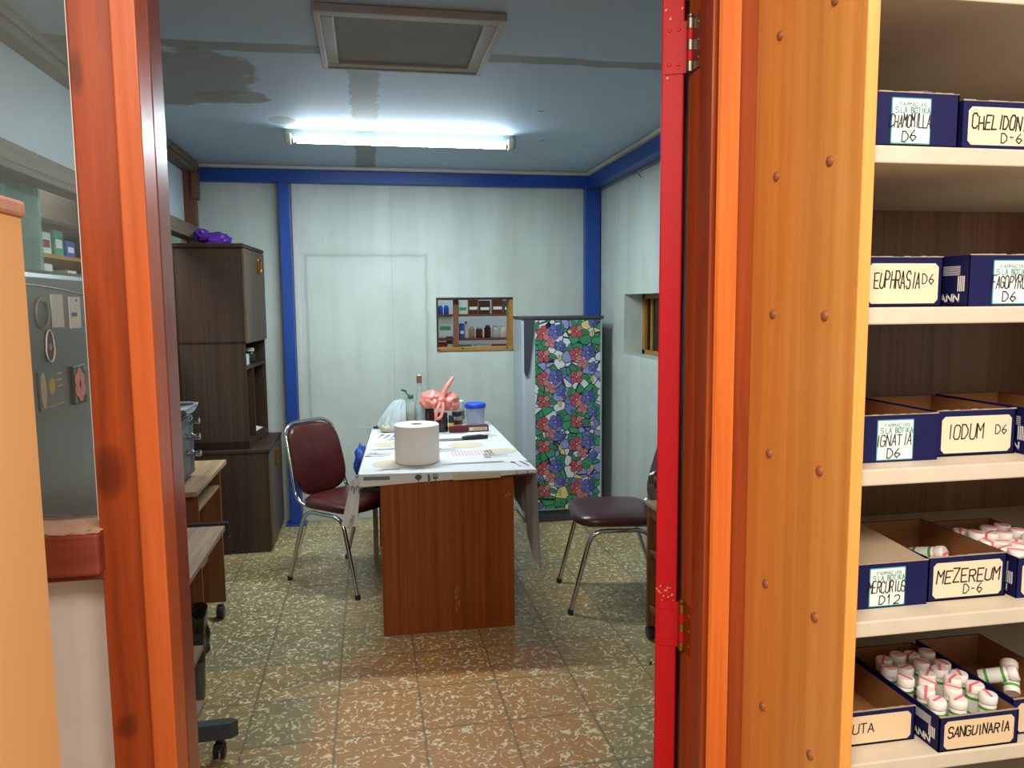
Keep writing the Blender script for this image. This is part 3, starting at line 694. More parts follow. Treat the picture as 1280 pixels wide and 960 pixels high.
fm = thing('flower_magnet', 'pink flower magnet on a black tile beside the post', 'magnet', (FX, 1.715, 1.35)); build('tile', MB().box((FX+.0002, 1.685, 1.352), (FX+.006, 1.755, 1.432), .003), 'black', fm)
pt = MB()
for i in range(6):
    a = R(30)+PI/3*i; cy, cz = 1.718+.017*math.cos(a), 1.392+.022*math.sin(a); pt.prism([(FX+.0061, cy+.012*math.cos(b)*1, cz+.013*math.sin(b)) for b in [2*PI*q/12 for q in range(12)]], (.0008+.0002*i, 0, 0))
build('petals', pt, 'pink_bag', fm); lv = MB()
for y, z in ((1.692, 1.42), (1.692, 1.362), (1.745, 1.424)): lv.box((FX+.0061, y-.004, z-.006), (FX+.0068, y+.004, z+.006))
build('leaves', lv, 'green_item', fm)

# ================================================================== TALL CABINET (two tiers)
bc = thing('base_cabinet', 'dark walnut base cabinet with worn door under the tall hutch', 'cabinet', (-.87, 5.25, 0))
build('carcass', MB().box((-1.160, 4.93, .0), (-.655, 5.58, .640), .002), 'cab_dark', bc)
build('worktop', MB().box((-1.162, 4.925, .640), (-.638, 5.585, .662), .003), 'cab_dark', bc)
d = build('door', MB().box((-.655, 4.938, .03), (-.640, 5.575, .632), .003), 'cab_door', bc)
def oval_pull(cx, cy, cz, h=.052, wd=.075):
    pts = [(cx+.002+.004, cy+wd/2*max(-1, min(1, 1.35*math.cos(a))), cz+h*max(-1, min(1, 1.25*math.sin(a)))) for a in [2*PI*i/28 for i in range(28)]]
    return MB().tube(pts, .0075, 8, close=True)
build('handle', oval_pull(-.640, 5.24, .56), 'brass', d)
hu = thing('tall_hutch', 'tall dark walnut hutch with worn door and open niches', 'cabinet', (-.761, 4.945, .662), R(-3.6))
g = MB(); D = .398; L_ = .615; H = 1.262
g.box((-D, 0, 0), (0, .016, H)).box((-D, L_-.016, 0), (0, L_, H)).box((-D, 0, 0), (-D+.01, L_, H)).box((-D, 0, 0), (0, L_, .05)).box((-D, .0, .655), (0, L_, .672))
build('carcass', g, 'cab_dark', hu, local=True)
build('top_board', MB().box((-D-.006, -.012, H-.018), (.014, L_+.01, H+.006), .003), 'cab_dark', hu, local=True)
build('niche_shelf', MB().box((-D+.01, .016, .495), (0, L_-.016, .513)), 'cab_dark', hu, local=True)
build('divider', MB().box((-D+.01, .20, .05), (-.0, .218, .495)), 'cab_dark', hu, local=True)
d = build('door', MB().box((0, .004, .662), (.016, L_-.003, H-.022), .003), 'cab_door', hu, local=True)
pts = [(.022, .43+.042*max(-1, min(1, 1.35*math.cos(a))), 1.155+.047*max(-1, min(1, 1.25*math.sin(a)))) for a in [2*PI*i/28 for i in range(28)]]
build('handle', MB().tube(pts, .0075, 8, close=True), 'brass', d, local=True)
# things in the niche
vb = thing('vitamin_bottle', 'small dark bottle with white cap in the hutch niche', 'bottle', (-.80, 5.38, 1.176)); build('body', MB().lathe((-.80, 5.38, 1.176), [(.034, 0), (.036, .004), (.036, .062), (.026, .074)], 18), 'jar_dark', vb); build('cap', MB().lathe((-.80, 5.38, 1.25), [(.030, 0), (.030, .02), (.027, .023)], 18), 'bottle_white', vb)
lb = thing('lilac_box', 'small lilac box in the hutch niche', 'box', (-.80, 5.13, 1.176)); build('carton', MB().box((-.835, 5.08, 1.176), (-.775, 5.19, 1.245), .002), 'pale_item', lb); build('lilac_end', MB().box((-.836, 5.0795, 1.178), (-.776, 5.0801, 1.243)), 'purple', lb)
pp = MB()
for i in range(5): pp.box((-.92+.01*i, 5.30+.008*i, .7125+.004*i), (-.765-.006*i, 5.52-.01*i, .7155+.004*i), 0, Euler((0, 0, R(4*i-8))).to_matrix())
tag(build('paper_stack', pp, 'paper'), 'loose white papers in the hutch bottom niche', 'paper')
# purple bag on top
def blob(mb, c, r, sc, amp, fr, seed, n=3):
    g = bmesh.ops.create_icosphere(mb.bm, subdivisions=n, radius=1.0)
    for v in g['verts']:
        d = v.co.normalized(); k = 1+amp*noise.noise(d*fr+Vector((seed, 0, 0)))+amp*.5*abs(noise.noise(d*fr*2.3+Vector((0, seed, 0))))
        v.co = Vector(c)+Vector((d.x*r*sc[0]*k, d.y*r*sc[1]*k, max(d.z*k, -.72)*r*sc[2]))
    for f in {f for v in g['verts'] for f in v.link_faces}: f.smooth = True; f.material_index = mb.mi
    return mb
b = MB(); blob(b, (-.955, 5.22, 1.972), .06, (1.5, 1.0, .75), .35, 2.2, 3); blob(b, (-1.03, 5.2, 1.995), .04, (1.2, 1, 1.0), .4, 3, 8); b.tube(arc([(-.99, 5.17, 1.955), (-.93, 5.13, 1.94), (-1.0, 5.10, 1.938)], .02), [.008]*8, 6)
tag(build('plastic_bag', b, 'purple'), 'crumpled purple plastic bag on top of the hutch', 'bag')

# ================================================================== ROLLING DESK AND OVEN
def castor(mb, x, y, r=.034):
    mb.lathe((x-.018, y, r), [(r*.75, 0), (r*.97, .004), (r, .010), (r, .026), (r*.97, .032), (r*.75, .036)], 20, (1, 0, 0)); mb.box((x-.015, y-.010, r*1.4), (x+.015, y+.012, r*2.12), .004); return mb
rd = thing('rolling_desk', 'brown rolling desk with worn top under the grey oven', 'desk', (-.92, 3.7, 0))
build('desktop', MB().box((-1.10, 3.36, .752), (-.738, 4.05, .775), .003), 'cart_top', rd)
for y in (3.44, 3.93): build('side_panel', MB().box((-1.09, y-.008, .075), (-.750, y+.008, .752), .001), 'cart', rd)
build('apron', MB().box((-1.06, 3.42, .655), (-1.04, 3.95, .752)), 'cart', rd)
build('shelf', MB().box((-1.09, 3.448, .660), (-.755, 3.922, .674), .001), 'cart_top', rd)
build('lower_shelf', MB().box((-1.09, 3.448, .30), (-.82, 3.922, .315), .001), 'cart_top', rd)
build('foot_rail', MB().box((-1.09, 3.448, .10), (-1.07, 3.922, .2)), 'cart', rd)
for y in (3.44, 3.90):
    for x in (-.772, -1.06): build('castor', castor(MB(), x, y), 'black', rd)
ov = thing('toaster_oven', 'grey toaster oven with three silver knobs on the rolling desk', 'oven', (-.95, 3.6, .775))
build('body', MB().box((-1.09, 3.34+.04, .79), (-.825, 3.70, 1.065), .006), 'grey_metal', ov)
build('front_panel', MB().box((-.825, 3.385, .795), (-.812, 3.695, 1.06), .004), 'dark_grey', ov)
build('door_glass', MB().box((-.812, 3.40, .82), (-.808, 3.59, 1.03), .001), 'black_gloss', ov)
for z in (1.045-.01, .962, .885):
    build('knob', MB().lathe((-.812, 3.655, z), [(.019, 0), (.019, .006), (.012, .008), (.012, .026), (.0145, .028), (.0145, .036), (.012, .038)], 18, (1, 0, 0)), 'chrome', ov)
for x in (-1.06, -.85):
    for y in (3.40, 3.68): build('foot', MB().cyl((x, y, .775), (x, y, .79), .012), 'black', ov)
tr = thing('oven_tray', 'curved grey metal tray resting on top of the toaster oven', 'tray', (-.95, 3.55, 1.066))
build('pan', MB().grid(lambda u, v: Vector((-1.08+.30*u, 3.40+.28*v, 1.068+.03*(abs(2*v-1)**3)+.02*(u**4))), 12, 16), 'grey_metal', tr)
build('rim', MB().tube(arc([(-1.07, 3.41, 1.105), (-.785, 3.41, 1.105), (-.785, 3.68, 1.115), (-1.07, 3.68, 1.115)], .05), .006, 8), 'grey_metal', tr)
dk = thing('black_strip', 'narrow black upright strip behind the toaster oven', 'board', (-.97, 4.30, 0))  # plain black upright strip of unknown kind
build('panel', MB().box((-1.13, 4.28, .10), (-1.010, 4.30, 1.30), .003), 'black', dk)
build('foot', MB().box((-1.13, 4.25, 0), (-1.010, 4.33, .10), .003), 'black', dk)

# nearer low table
lt = thing('low_side_table', 'low table with worn grey wood top and black metal bar', 'table', (-.85, 2.9, 0))
build('tabletop', MB().box((-1.10, 2.50, .628), (-.612, 3.262, .650), .003), 'old_top', lt)
build('edge_bar', MB().box((-1.10, 3.262, .640), (-.600, 3.285, .662), .003).tube([(-.603, 3.27, .65), (-.598, 3.25, .61), (-.600, 3.27, .60)], .006, 6).tube([(-.606, 3.275, .66), (-.585, 3.275, .675)], .003, 6), 'black', lt)
build('side_panel', MB().box((-1.09, 3.235, .0), (-.80, 3.252, .628)), 'cart', lt)
for x in (-1.07, -.64): build('leg', MB().box((x-.018, 2.505, 0), (x+.018, 2.535, .628), .002), 'cart', lt)
build('lower_shelf', MB().box((-.72, 2.52, .34), (-.612, 2.77, .356), .001), 'old_top', lt)
build('bottom_shelf', MB().box((-.72, 2.52, .148), (-.612, 2.75, .163), .001), 'old_top', lt)
# bin with black bag
bn = thing('waste_bin', 'waste bin lined with a shiny black bag under the low table', 'bin', (-.775, 3.08, 0))
build('bin', MB().lathe((-.775, 3.08, 0), [(.085, 0), (.09, .005), (.105, .33), (.108, .335)], 24), 'black', bn)
g = MB()
def bagf(u, v):
    a = 2*PI*u; r = .112+.010*noise.noise(Vector((math.cos(a)*2.5, math.sin(a)*2.5, v*4)))+.006*math.sin(a*9)*v
    return Vector((-.775+r*math.cos(a), 3.08+r*math.sin(a), .36-.17*v+.012*math.sin(3*a)))
g.grid(bagf, 60, 8); g.grid(lambda u, v: bagf(u, 0)*(1-v)+Vector((-.775, 3.08, .30))*v, 60, 3)
build('bag', g, 'black_gloss', bn)
# swivel chair base peeking out below
sc_ = thing('swivel_stool', 'black swivel stool whose castor foot sticks out under the low table', 'stool', (-.82, 2.62, 0))
for i in range(5):
    a = R(6)+2*PI*i/5; c, s = math.cos(a), math.sin(a); e = Vector((-.82+.30*c, 2.62+.30*s, .118))
    l = build('leg', MB().prism([(-.82+.03*c+.022*s, 2.62+.03*s-.022*c, .085), (-.82+.03*c-.022*s, 2.62+.03*s+.022*c, .085), (e.x+.012*c-.020*s, e.y+.012*s+.020*c, .085-.012), (e.x+.035*c, e.y+.035*s, .085-.012), (e.x+.012*c+.020*s, e.y+.012*s-.020*c, .085-.012)], (0, 0, .055)), 'dark_grey', sc_)
    w = MB(); cx, cy = -.82+.272*c, 2.62+.272*s
    w.cyl((cx, cy, .045), (cx, cy, .08), .006); w.box((cx-.016, cy-.02, .038), (cx+.016, cy+.02, .058), .006)
    w.lathe((cx-.020, cy, .027), [(.022, 0), (.027, .005), (.027, .014), (.020, .016)], 16, (1, 0, 0)); w.lathe((cx+.004, cy, .027), [(.020, 0), (.027, .002), (.027, .011), (.022, .016)], 16, (1, 0, 0))
    build('castor', w, 'black', l)
build('column', MB().lathe((-.82, 2.62, .08), [(.03, 0), (.03, .08), (.02, .1), (.02, .30)], 16), 'black', sc_)
build('seat', MB().lathe((-.82, 2.62, .38), [(.05, 0), (.14, .01), (.165, .03), (.17, .06), (.15, .075), (.05, .08)], 28), 'black', sc_)

# ================================================================== TABLE
tb = thing('wooden_table', 'mahogany desk used as a table, under a printed cloth', 'table', (.34, 4.25, 0), R(0))
TZ = .775
build('end_panel', MB().box((.025, 3.522, .0), (.650, 3.540, TZ-.026), .001), 'desk', tb)
build('end_panel', MB().box((.025, 4.90, .0), (.700, 4.92, TZ-.026), .001), 'desk', tb)
build('tabletop', MB().prism([(-.060, 3.545, TZ-.026), (.735, 3.475, TZ-.026), (.745, 4.985, TZ-.026), (.005, 4.975, TZ-.026)], (0, 0, .024)), 'desk', tb)
ch = MB(); rr = random.Random(5)
for i in range(34):
    x_, z_ = (.37+rr.gauss(0, .006), rr.uniform(.10, .22)) if i < 20 else (rr.uniform(.33, .60), rr.uniform(.25, .55))
    h_ = rr.uniform(.003, .012) if i < 20 else rr.uniform(.001, .003); w_ = .0009
    ch.poly([(x_-w_, 3.5216, z_-h_), (x_+w_, 3.5216, z_-h_), (x_+w_, 3.5216, z_+h_), (x_-w_, 3.5216, z_+h_)])
for k_ in (0, 1): ch.poly([(.605+.012*k_, 3.5216, .640), (.607+.012*k_, 3.5216, .638), (.630+.010*k_, 3.5216, .664-.01*k_), (.628+.010*k_, 3.5216, .666-.01*k_)])
sc_o = build('scratches', ch, 'tan_leg', tb, 'pale scratches'); sc_o['kind'] = 'stuff'
build('modesty_panel', MB().box((.33, 3.54, .25), (.345, 4.90, TZ-.026)), 'desk', tb)
build('drawer_unit', MB().box((.36, 3.541, .14), (.64, 4.3, TZ-.028), .002), 'desk', tb)
# cloth
g = MB(); A, B, Cc, Dd = [Vector(p) for p in ((-.072, 3.535, TZ), (.748, 3.465, TZ), (.757, 4.997, TZ), (.0, 4.987, TZ))]
zt = TZ+.0015
def top(u, v): 
    p = (A*(1-u)+B*u)*(1-v)+(Dd*(1-u)+Cc*u)*v; return Vector((p.x, p.y, zt+.0006*noise.noise(Vector((p.x*12, p.y*12, 0)))))
g.grid(top, 40, 60)
def skirt(P, Q, drop, out, wav, fr, n, m):
    def f(u, v):
        p = P*(1-u)+Q*u; dz = drop(u)*v; o = Vector(out)*(.004+wav*v*(1+math.sin(u*fr+1.3*v)+.4*math.sin(u*fr*2.3)))
        return Vector((p.x, p.y, zt-dz))+o
    g.grid(f, n, m)
skirt(A, B, lambda u: .058-.044*u, (0, -1, 0), .002, 9, 60, 5)
skirt(B, Cc, lambda u: .52-.75*u if u < .25 else max(.12, .333-.35*(u-.25)), (1, 0, 0), .010, 26, 90, 10)
skirt(A, Dd, lambda u: .045, (-1, 0, 0), .002, 20, 60, 3)
skirt(Dd, Cc, lambda u: .10, (0, 1, 0), .004, 20, 30, 3)
# twisted corner hanging from the front left
def flap(u, v):
    c = Vector((-.082, 3.515, zt-.012))*(1-v)+Vector((-.120, 3.50, .545))*v; wd = .046+.026*v
    a = R(12)*(1-v)*2; o = (u-.5)*wd; return c+Vector((o*math.cos(a), -abs(math.sin(a)*o)-.006*math.cos(u*PI*2), -.18*o*v+.010*(u-.5)))
g.grid(flap, 10, 16)
# prints
def pr_poly(pts, mi): g.mi = mi; g.poly([Vector((p[0], p[1], zt+.0012+(.0003 if mi == 1 else 0))) for p in pts])
def ell(cx, cy, rx, ry, mi, n=22): pr_poly([(cx+rx*math.cos(2*PI*i/n), cy+ry*math.sin(2*PI*i/n)) for i in range(n)], mi)
for cx, cy, rx, ry in ((.12, 3.74, .13, .10), (.12, 4.28, .12, .09), (.50, 4.16, .10, .09), (.66, 3.95, .09, .07), (.30, 4.6, .1, .07)): ell(cx, cy, rx, ry, 2)
def cutlery(cx, cy, k, rot):
    c, s = math.cos(rot), math.sin(rot)
    def T(x, y): return (cx+c*x-s*y, cy+s*x+c*y)
    if k == 0: pr_poly([T(.013*math.cos(a), .05+.019*math.sin(a)) for a in [2*PI*i/14 for i in range(14)]], 1); pr_poly([T(-.0025, -.06), T(.0025, -.06), T(.0025, .035), T(-.0025, .035)], 1)
    elif k == 1: pr_poly([T(-.004, -.06), T(.004, -.06), T(.011, .01), T(.008, .065), T(-.003, .07), T(-.005, 0)], 3)
    else:
        pr_poly([T(-.0025, -.06), T(.0025, -.06), T(.0025, .02), T(-.0025, .02)], 1); pr_poly([T(-.012, .02), T(.012, .02), T(.012, .03), T(-.012, .03)], 1)
        for q in (-.011, -.004, .003, .010): pr_poly([T(q-.0015, .03), T(q+.0015, .03), T(q+.0015, .06), T(q-.0015, .06)], 1)
for cx, cy, r0 in ((.62, 4.42, .5), (.04, 4.55, -.3), (.68, 3.60, .2), (.38, 4.0, 1.57), (.02, 3.95, 1.4), (.62, 3.80, 1.6), (.2, 4.8, .2)):
    for q in range(3): cutlery(cx+.04*q*math.cos(r0), cy+.04*q*math.sin(r0), q, r0)
for cx, cy, wd in ((.06, 3.60, .12), (.06, 4.12, .16), (.45, 4.32, .22), (.48, 3.66, .30), (.46, 4.55, .2), (.14, 4.42, .16)):
    for q in range(3): pr_poly([(cx-wd/2+.02*q, cy+q*.012), (cx+wd/2, cy+q*.012), (cx+wd/2, cy+q*.012+.005), (cx-wd/2+.02*q, cy+q*.012+.005)], 1 if q != 1 else 3)
for q in range(13):
    x = .40+q*.017; pr_poly([(x, 3.86), (x+.007, 3.86), (x+.007, 4.00), (x, 4.00)], 4)
for q in range(12):
    x = .36+q*.017; pr_poly([(x, 4.66), (x+.007, 4.66), (x+.007, 4.78), (x, 4.78)], 4)
# prints on the short front hem
def hem(x, z): return Vector((x, A.y+(B.y-A.y)*(x-A.x)/(B.x-A.x)-.0095, z))
def hp_poly(pts, mi): g.mi = mi; g.poly([hem(*p) for p in pts])
hz = zt-.004
hp_poly([(.200+.016*math.cos(2*PI*i/16), hz-.014+.013*math.sin(2*PI*i/16)) for i in range(16)], 1); hp_poly([(.198, hz-.05), (.202, hz-.05), (.202, hz-.026), (.198, hz-.026)], 1)
hp_poly([(.243, hz-.048), (.250, hz-.048), (.256, hz-.02), (.250, hz), (.241, hz-.004)], 3)
hp_poly([(.276, hz-.046), (.280, hz-.046), (.280, hz-.022), (.276, hz-.022)], 1); hp_poly([(.266, hz-.024), (.290, hz-.024), (.290, hz-.016), (.266, hz-.016)], 1)
for q in (.266, .2727, .2795, .2865): hp_poly([(q, hz-.016), (q+.003, hz-.016), (q+.003, hz), (q, hz)], 1)
hp_poly([(-.05, hz-.022), (.07, hz-.022), (.07, hz-.006), (-.05, hz-.006)], 3)
hp_poly([(.36, hz-.034), (.58, hz-.026), (.58, hz-.002), (.36, hz-.006)], 2)
for x0_, dx_ in ((.655, -1), (.700, 1)):
    hp_poly([(x0_, hz-.022), (x0_+.004, hz-.022), (x0_+.004+.004*dx_, hz), (x0_+.004*dx_, hz)], 1)
g.mi = 1
text(g, 'PARIS', (-.112, 3.488, .60), (-.25, 0, -1), (1, 0, -.25), .020, .013, .0016)
for q in (0, 1): g.tube([(-.098+.022*q+.007*math.cos(a), 3.497-.002, .715+.018*math.sin(a)) for a in [R(-60)+R(240)*i/8 for i in range(9)]], .002, 5)
M['cloth'] = plain('white_printed_cloth', 'd6d8d8', .7, .06, 12)
M['print_beige'] = plain('beige_print', 'd0c4a8', .7, .1, 40); M['print_grey'] = plain('grey_cutlery_print', '6c7074', .7, 0); M['print_pink'] = plain('pink_stripe_print', 'dca4ac', .7, 0)
cl = build('tablecloth', g, ['cloth', 'ink_grey', 'print_beige', 'print_grey', 'print_pink'])
tag(cl, 'white tablecloth printed with cutlery, draped over the wooden table', 'tablecloth')

CT = TZ+.003
# big paper roll
pr_ = thing('paper_roll', 'large white paper towel roll on the front of the tablecloth', 'paper roll', (.212, 3.775, CT))
build('paper', MB().lathe((.212, 3.775, CT), [(.105, 0), (.110, .003), (.110, .184), (.107, .187), (.030, .187)], 48), 'roll', pr_)
build('core', MB().lathe((.212, 3.775, CT+.1872), [(.027, 0), (.027, .0006)], 24), 'jar_dark', pr_)
# items at the far end
def jar(name, lab, x, y, r, h, body, lid, lh=.02, cat='jar', neck=None, band=None):
    j = thing(name, lab, cat, (x, y, CT)); pf = [(r*.9, 0), (r, .006), (r, h-.012), (r*.86, h)]
    build('body', MB().lathe((x, y, CT), pf, 24), body, j); build('lid', MB().lathe((x, y, CT+h), [(r*.92, 0), (r*.95, .002), (r*.95, lh-.003), (r*.88, lh)], 24), lid, j)
    if band: build('paper_label', MB().lathe((x, y, CT+h*.25), [(r+.0006, 0), (r+.0006, h*.4)], 24), band, j)
    return j
gb = thing('oil_bottle', 'small clear bottle of amber oil with flipped green cap', 'bottle', (.232, 4.72, CT))
build('glass', MB().lathe((.232, 4.72, CT), [(.026, 0), (.030, .006), (.030, .13), (.026, .160), (.015, .185), (.013, .200)], 20), 'clear', gb)
build('oil', MB().lathe((.232, 4.72, CT+.002), [(.025, 0), (.0285, .005), (.0285, .115)], 20), 'oil', gb)
build('cap', MB().lathe((.232, 4.72, CT+.200), [(.0175, 0), (.0175, .018), (.014, .022)], 16).lathe((.190, 4.72, CT+.245), [(.018, 0), (.018, .009), (.013, .011)], 16, (.35, 0, 1)).cyl((.203, 4.72, CT+.238), (.222, 4.72, CT+.218), .004), 'green_cap', gb)
vb = thing('glass_bottle', 'tall clear glass bottle with brown cork on the table', 'bottle', (.290, 4.77, CT))
build('glass', MB().lathe((.290, 4.77, CT), [(.034, 0), (.037, .006), (.037, .11), (.031, .155), (.019, .21), (.0135, .28), (.0135, .300)], 22), 'clear', vb)
build('liquid', MB().lathe((.290, 4.77, CT+.003), [(.033, 0), (.0355, .006), (.0355, .105), (.031, .13)], 22), 'tub', vb)
build('cork', MB().lathe((.290, 4.77, CT+.290), [(.016, 0), (.0165, .042), (.014, .045)], 14), 'cork', vb); build('cap_tip', MB().lathe((.290, 4.77, CT+.335), [(.012, 0), (.010, .005)], 12), 'label', vb)
jar('dark_jar', 'dark jar under the left of the pink plastic bag', .345, 4.82, .040, .105, 'maroon', 'dark_lid')
jar('dark_jar', 'black jar under the knot of the pink bag', .415, 4.64, .036, .095, 'jar_dark', 'black')
jar('small_bottle', 'slim black bottle with yellow label right of the pink bag knot', .470, 4.62, .017, .085, 'black', 'black', .015, 'bottle', band='yellow')
jar('lidded_jar', 'glass jar with dark purple lid behind the maroon box', .525, 4.80, .034, .070, 'clear', 'dark_lid', .028, band='amber_item')
jar('white_lid_jar', 'tall glass jar with white lid right of the pink bag', .560, 4.92, .028, .135, 'clear', 'pale_item', .018, band='cart_top')
tu = thing('plastic_tub', 'frosted plastic tub with bright blue lid on the table', 'tub', (.650, 4.86, CT))
build('body', MB().lathe((.650, 4.86, CT), [(.050, 0), (.053, .004), (.062, .115)], 32), 'tub', tu)
build('lid', MB().lathe((.650, 4.86, CT+.112), [(.066, 0), (.069, .004), (.069, .022), (.064, .028), (.058, .024)], 32), 'blue_lid', tu)
mb_ = thing('slim_box', 'slim maroon box with white barcode end lying on the tablecloth', 'box', (.575, 4.62, CT))
build('carton', MB().box((.455, 4.585, CT), (.695, 4.64, CT+.036), .001), 'maroon_box', mb_)
sp = MB().box((.575, 4.5843, CT+.008), (.685, 4.585, CT+.028)); build('white_label', sp, 'label', mb_); sp = MB()
for i in range(14): sp.box((.60+i*.0055, 4.5838, CT+.012), (.602+i*.0055, 4.5843, CT+.024))
build('barcode', sp, 'ink', mb_)
kn = thing('kitchen_knife', 'kitchen knife with black handle lying right of the paper roll', 'knife', (.50, 4.25, CT))
build('blade', MB().prism([(.30, 4.315, CT+.006), (.50, 4.305, CT+.006), (.50, 4.335, CT+.006), (.36, 4.335, CT+.006)], (0, 0, .002)), 'chrome', kn)
build('handle', MB().tube([(.50, 4.32, CT+.011), (.53, 4.325, CT+.012), (.60, 4.332, CT+.013), (.650, 4.338, CT+.011)], [.010, .013, .014, .010], 10), 'black', kn)
k2 = thing('table_knife', 'knife with black handle poking out over the far left table edge', 'knife', (.02, 4.85, CT))
build('handle', MB().tube([(.095, 4.84, CT+.012), (.055, 4.835, CT+.013), (.0, 4.83, CT+.011)], [.009, .012, .009], 10), 'black', k2)
build('blade', MB().prism([(.0, 4.82, CT+.012), (-.10, 4.815, CT+.018), (-.115, 4.828, CT+.018), (.0, 4.842, CT+.012)], (0, 0, .003)), 'clear', k2)
# pink bag on the jars
g = MB(); blob(g, (.362, 4.76, CT+.175), .074, (.95, .85, .80), .30, 2.4, 5, 4); blob(g, (.468, 4.72, CT+.165), .068, (.92, .85, .90), .30, 2.2, 11, 4)
for (p0, p1, p2) in (((.385, 4.66, CT+.185), (.36, 4.62, CT+.145), (.345, 4.60, CT+.10)),):
    pass
g.tube(arc([(.415, 4.655, CT+.19), (.385, 4.60, CT+.145), (.372, 4.595, CT+.085), (.405, 4.60, CT+.090), (.425, 4.62, CT+.15), (.420, 4.655, CT+.19)], .02, 4), .010, 8)
g.tube([(.415, 4.67, CT+.17), (.425, 4.67, CT+.215), (.445, 4.68, CT+.26), (.472, 4.70, CT+.295), (.498, 4.71, CT+.325)], [.020, .016, .015, .014, .009], 9)
blob(g, (.418, 4.655, CT+.19), .024, (1, 1, 1), .3, 3, 2, 3)
tag(build('plastic_bag', g, 'pink_bag'), 'knotted pink plastic bag lying on the jars', 'bag')
# white bag on the left
g = MB(); 
def bagw(u, v):
    a = 2*PI*u; prof = [(.060, .0), (.072, .035), (.070, .085), (.055, .14), (.034, .185), (.004, .205)]; k = v*5; i = min(int(k), 4); t_ = k-i
    r = prof[i][0]*(1-t_)+prof[i+1][0]*t_; z = prof[i][1]*(1-t_)+prof[i+1][1]*t_
    r *= 1+.22*noise.noise(Vector((math.cos(a)*3, math.sin(a)*3, v*3)))+.08*math.sin(a*11+v*4)
    return Vector((.115+.085*v*v+r*1.05*math.cos(a), 4.74+r*math.sin(a), CT+z))
g.grid(bagw, 70, 24)
wb = thing('bread_bag', 'clear plastic bag of bread rolls at the far left of the tablecloth', 'bag', (.09, 4.74, CT)); build('bag', g, 'white_bag', wb)
M['bread'] = plain('pale_bread', 'cfc0a8', .8, .2, 20)
for i, (x, y, z, r) in enumerate(((.085, 4.70, .024, .034), (.13, 4.69, .022, .030), (.105, 4.77, .026, .034), (.155, 4.75, .022, .028))): build('bread_roll', blob(MB(), (x, y, CT+z), r, (1.2, 1, .8), .15, 2, i), 'bread', wb)

# ================================================================== CHAIRS (frame + vinyl)
def make_chair(vinyl, label, loc, rz):
    c = thing('vinyl_chair', label, 'chair', loc, rz)
    for s in (-1, 1):
        y = .215*s
        build('leg_frame', MB().tube(arc([(-.275, y*1.03, .012), (-.135, y, .420), (.155, y, .420), (.262, y*1.03, .012)], .07, 6), .0115, 10), 'chrome', c, local=True)
        for x in (-.275, .262): build('foot_cap', MB().lathe((x, y*1.03, 0), [(.014, 0), (.015, .004), (.015, .022), (.012, .026)], 12), 'black', c, local=True)
    # seat rails and back loop in one bent tube
    P = []
    top_x, top_z = -.345, .875
    pts = [(.17, .17, .437), (-.17, .185, .437), (-.235, .19, .475), (top_x+.02, .175, top_z-.03), (top_x, .12, top_z+.006), (top_x, -.12, top_z+.006), (top_x+.02, -.175, top_z-.03), (-.235, -.19, .475), (-.17, -.185, .437), (.17, -.17, .437)]
    build('back_frame', MB().tube(arc(pts, .045, 6), .0105, 10), 'chrome', c, local=True)
    # seat cushion: rounded square, domed
    g = MB()
    def sq(a, hx, hy, p=4.5):
        ca, sa = math.cos(a), math.sin(a); k = (abs(ca)**p+abs(sa)**p)**(-1/p); return ca*k*hx, sa*k*hy
    rings = []
    for sc_k, z in ((.90, .440), (.985, .444), (1.0, .458), (.99, .474), (.93, .487), (.75, .496), (.4, .502), (.02, .503)):
        rings.append([g.bm.verts.new((.015+sq(2*PI*i/40, .215*sc_k, .222*sc_k)[0], sq(2*PI*i/40, .215*sc_k, .222*sc_k)[1], z)) for i in range(40)])
    g.skin(rings); build('seat', g, vinyl, c, local=True)
    # backrest pad in the leaning plane, lower edge bowed
    g = MB(); rings = []
    lean = (top_x+.235)/(top_z-.475)
    for sc_k, d in ((.93, -.016), (.99, -.012), (1.0, 0), (.985, .012), (.9, .022), (.6, .028), (.02, .030)):
        rg = []
        for i in range(44):
            a = 2*PI*i/44; yy, zz = sq(a, .187*sc_k, .188*sc_k, 4.2)
            if zz < 0: zz *= 1+.16*(1-(yy/.19)**2)
            z = .680+zz; wd = 1-.10*(z-.5); x = -.235+lean*(z-.475)+d-.012+.045*(yy/.19)**2
            rg.append(g.bm.verts.new((x, yy*wd, z)))
        rings.append(rg)
    g.skin(rings); build('backrest', g, vinyl, c, local=True)
    return c
make_chair('maroon', 'maroon vinyl chair with chrome legs left of the table', (-.135, 4.355, 0), R(-44.5))
make_chair('brown_vinyl', 'dark brown vinyl chair with chrome legs near the floral fridge', (1.235, 3.79, 0), R(173.5))
# bundle on the left chair
g = MB(); blob(g, (-.02, 4.40, .555), .075, (1.1, 1, .85), .3, 2.5, 4, 4); tag(build('grey_bag', g, 'silver'), 'shiny grey bag on the seat of the maroon chair', 'bag')
g = MB(); blob(g, (-.070, 4.58, .62), .06, (.7, .9, 1.7), .3, 2, 9, 4); tag(build('blue_bundle', g, 'blue_cloth'), 'blue cloth bundle between the maroon chair and table', 'cloth')
ws = thing('wooden_stool', 'beige wooden stool half hidden under the table', 'stool', (.12, 4.72, 0))
build('seat', MB().box((-.02, 4.58, .42), (.28, 4.86, .445), .004), 'tan_leg', ws)
for x in (.0, .25):
    for y in (4.60, 4.83): build('leg', MB().box((x-.015, y-.015, 0), (x+.015, y+.015, .42), .003), 'tan_leg', ws)

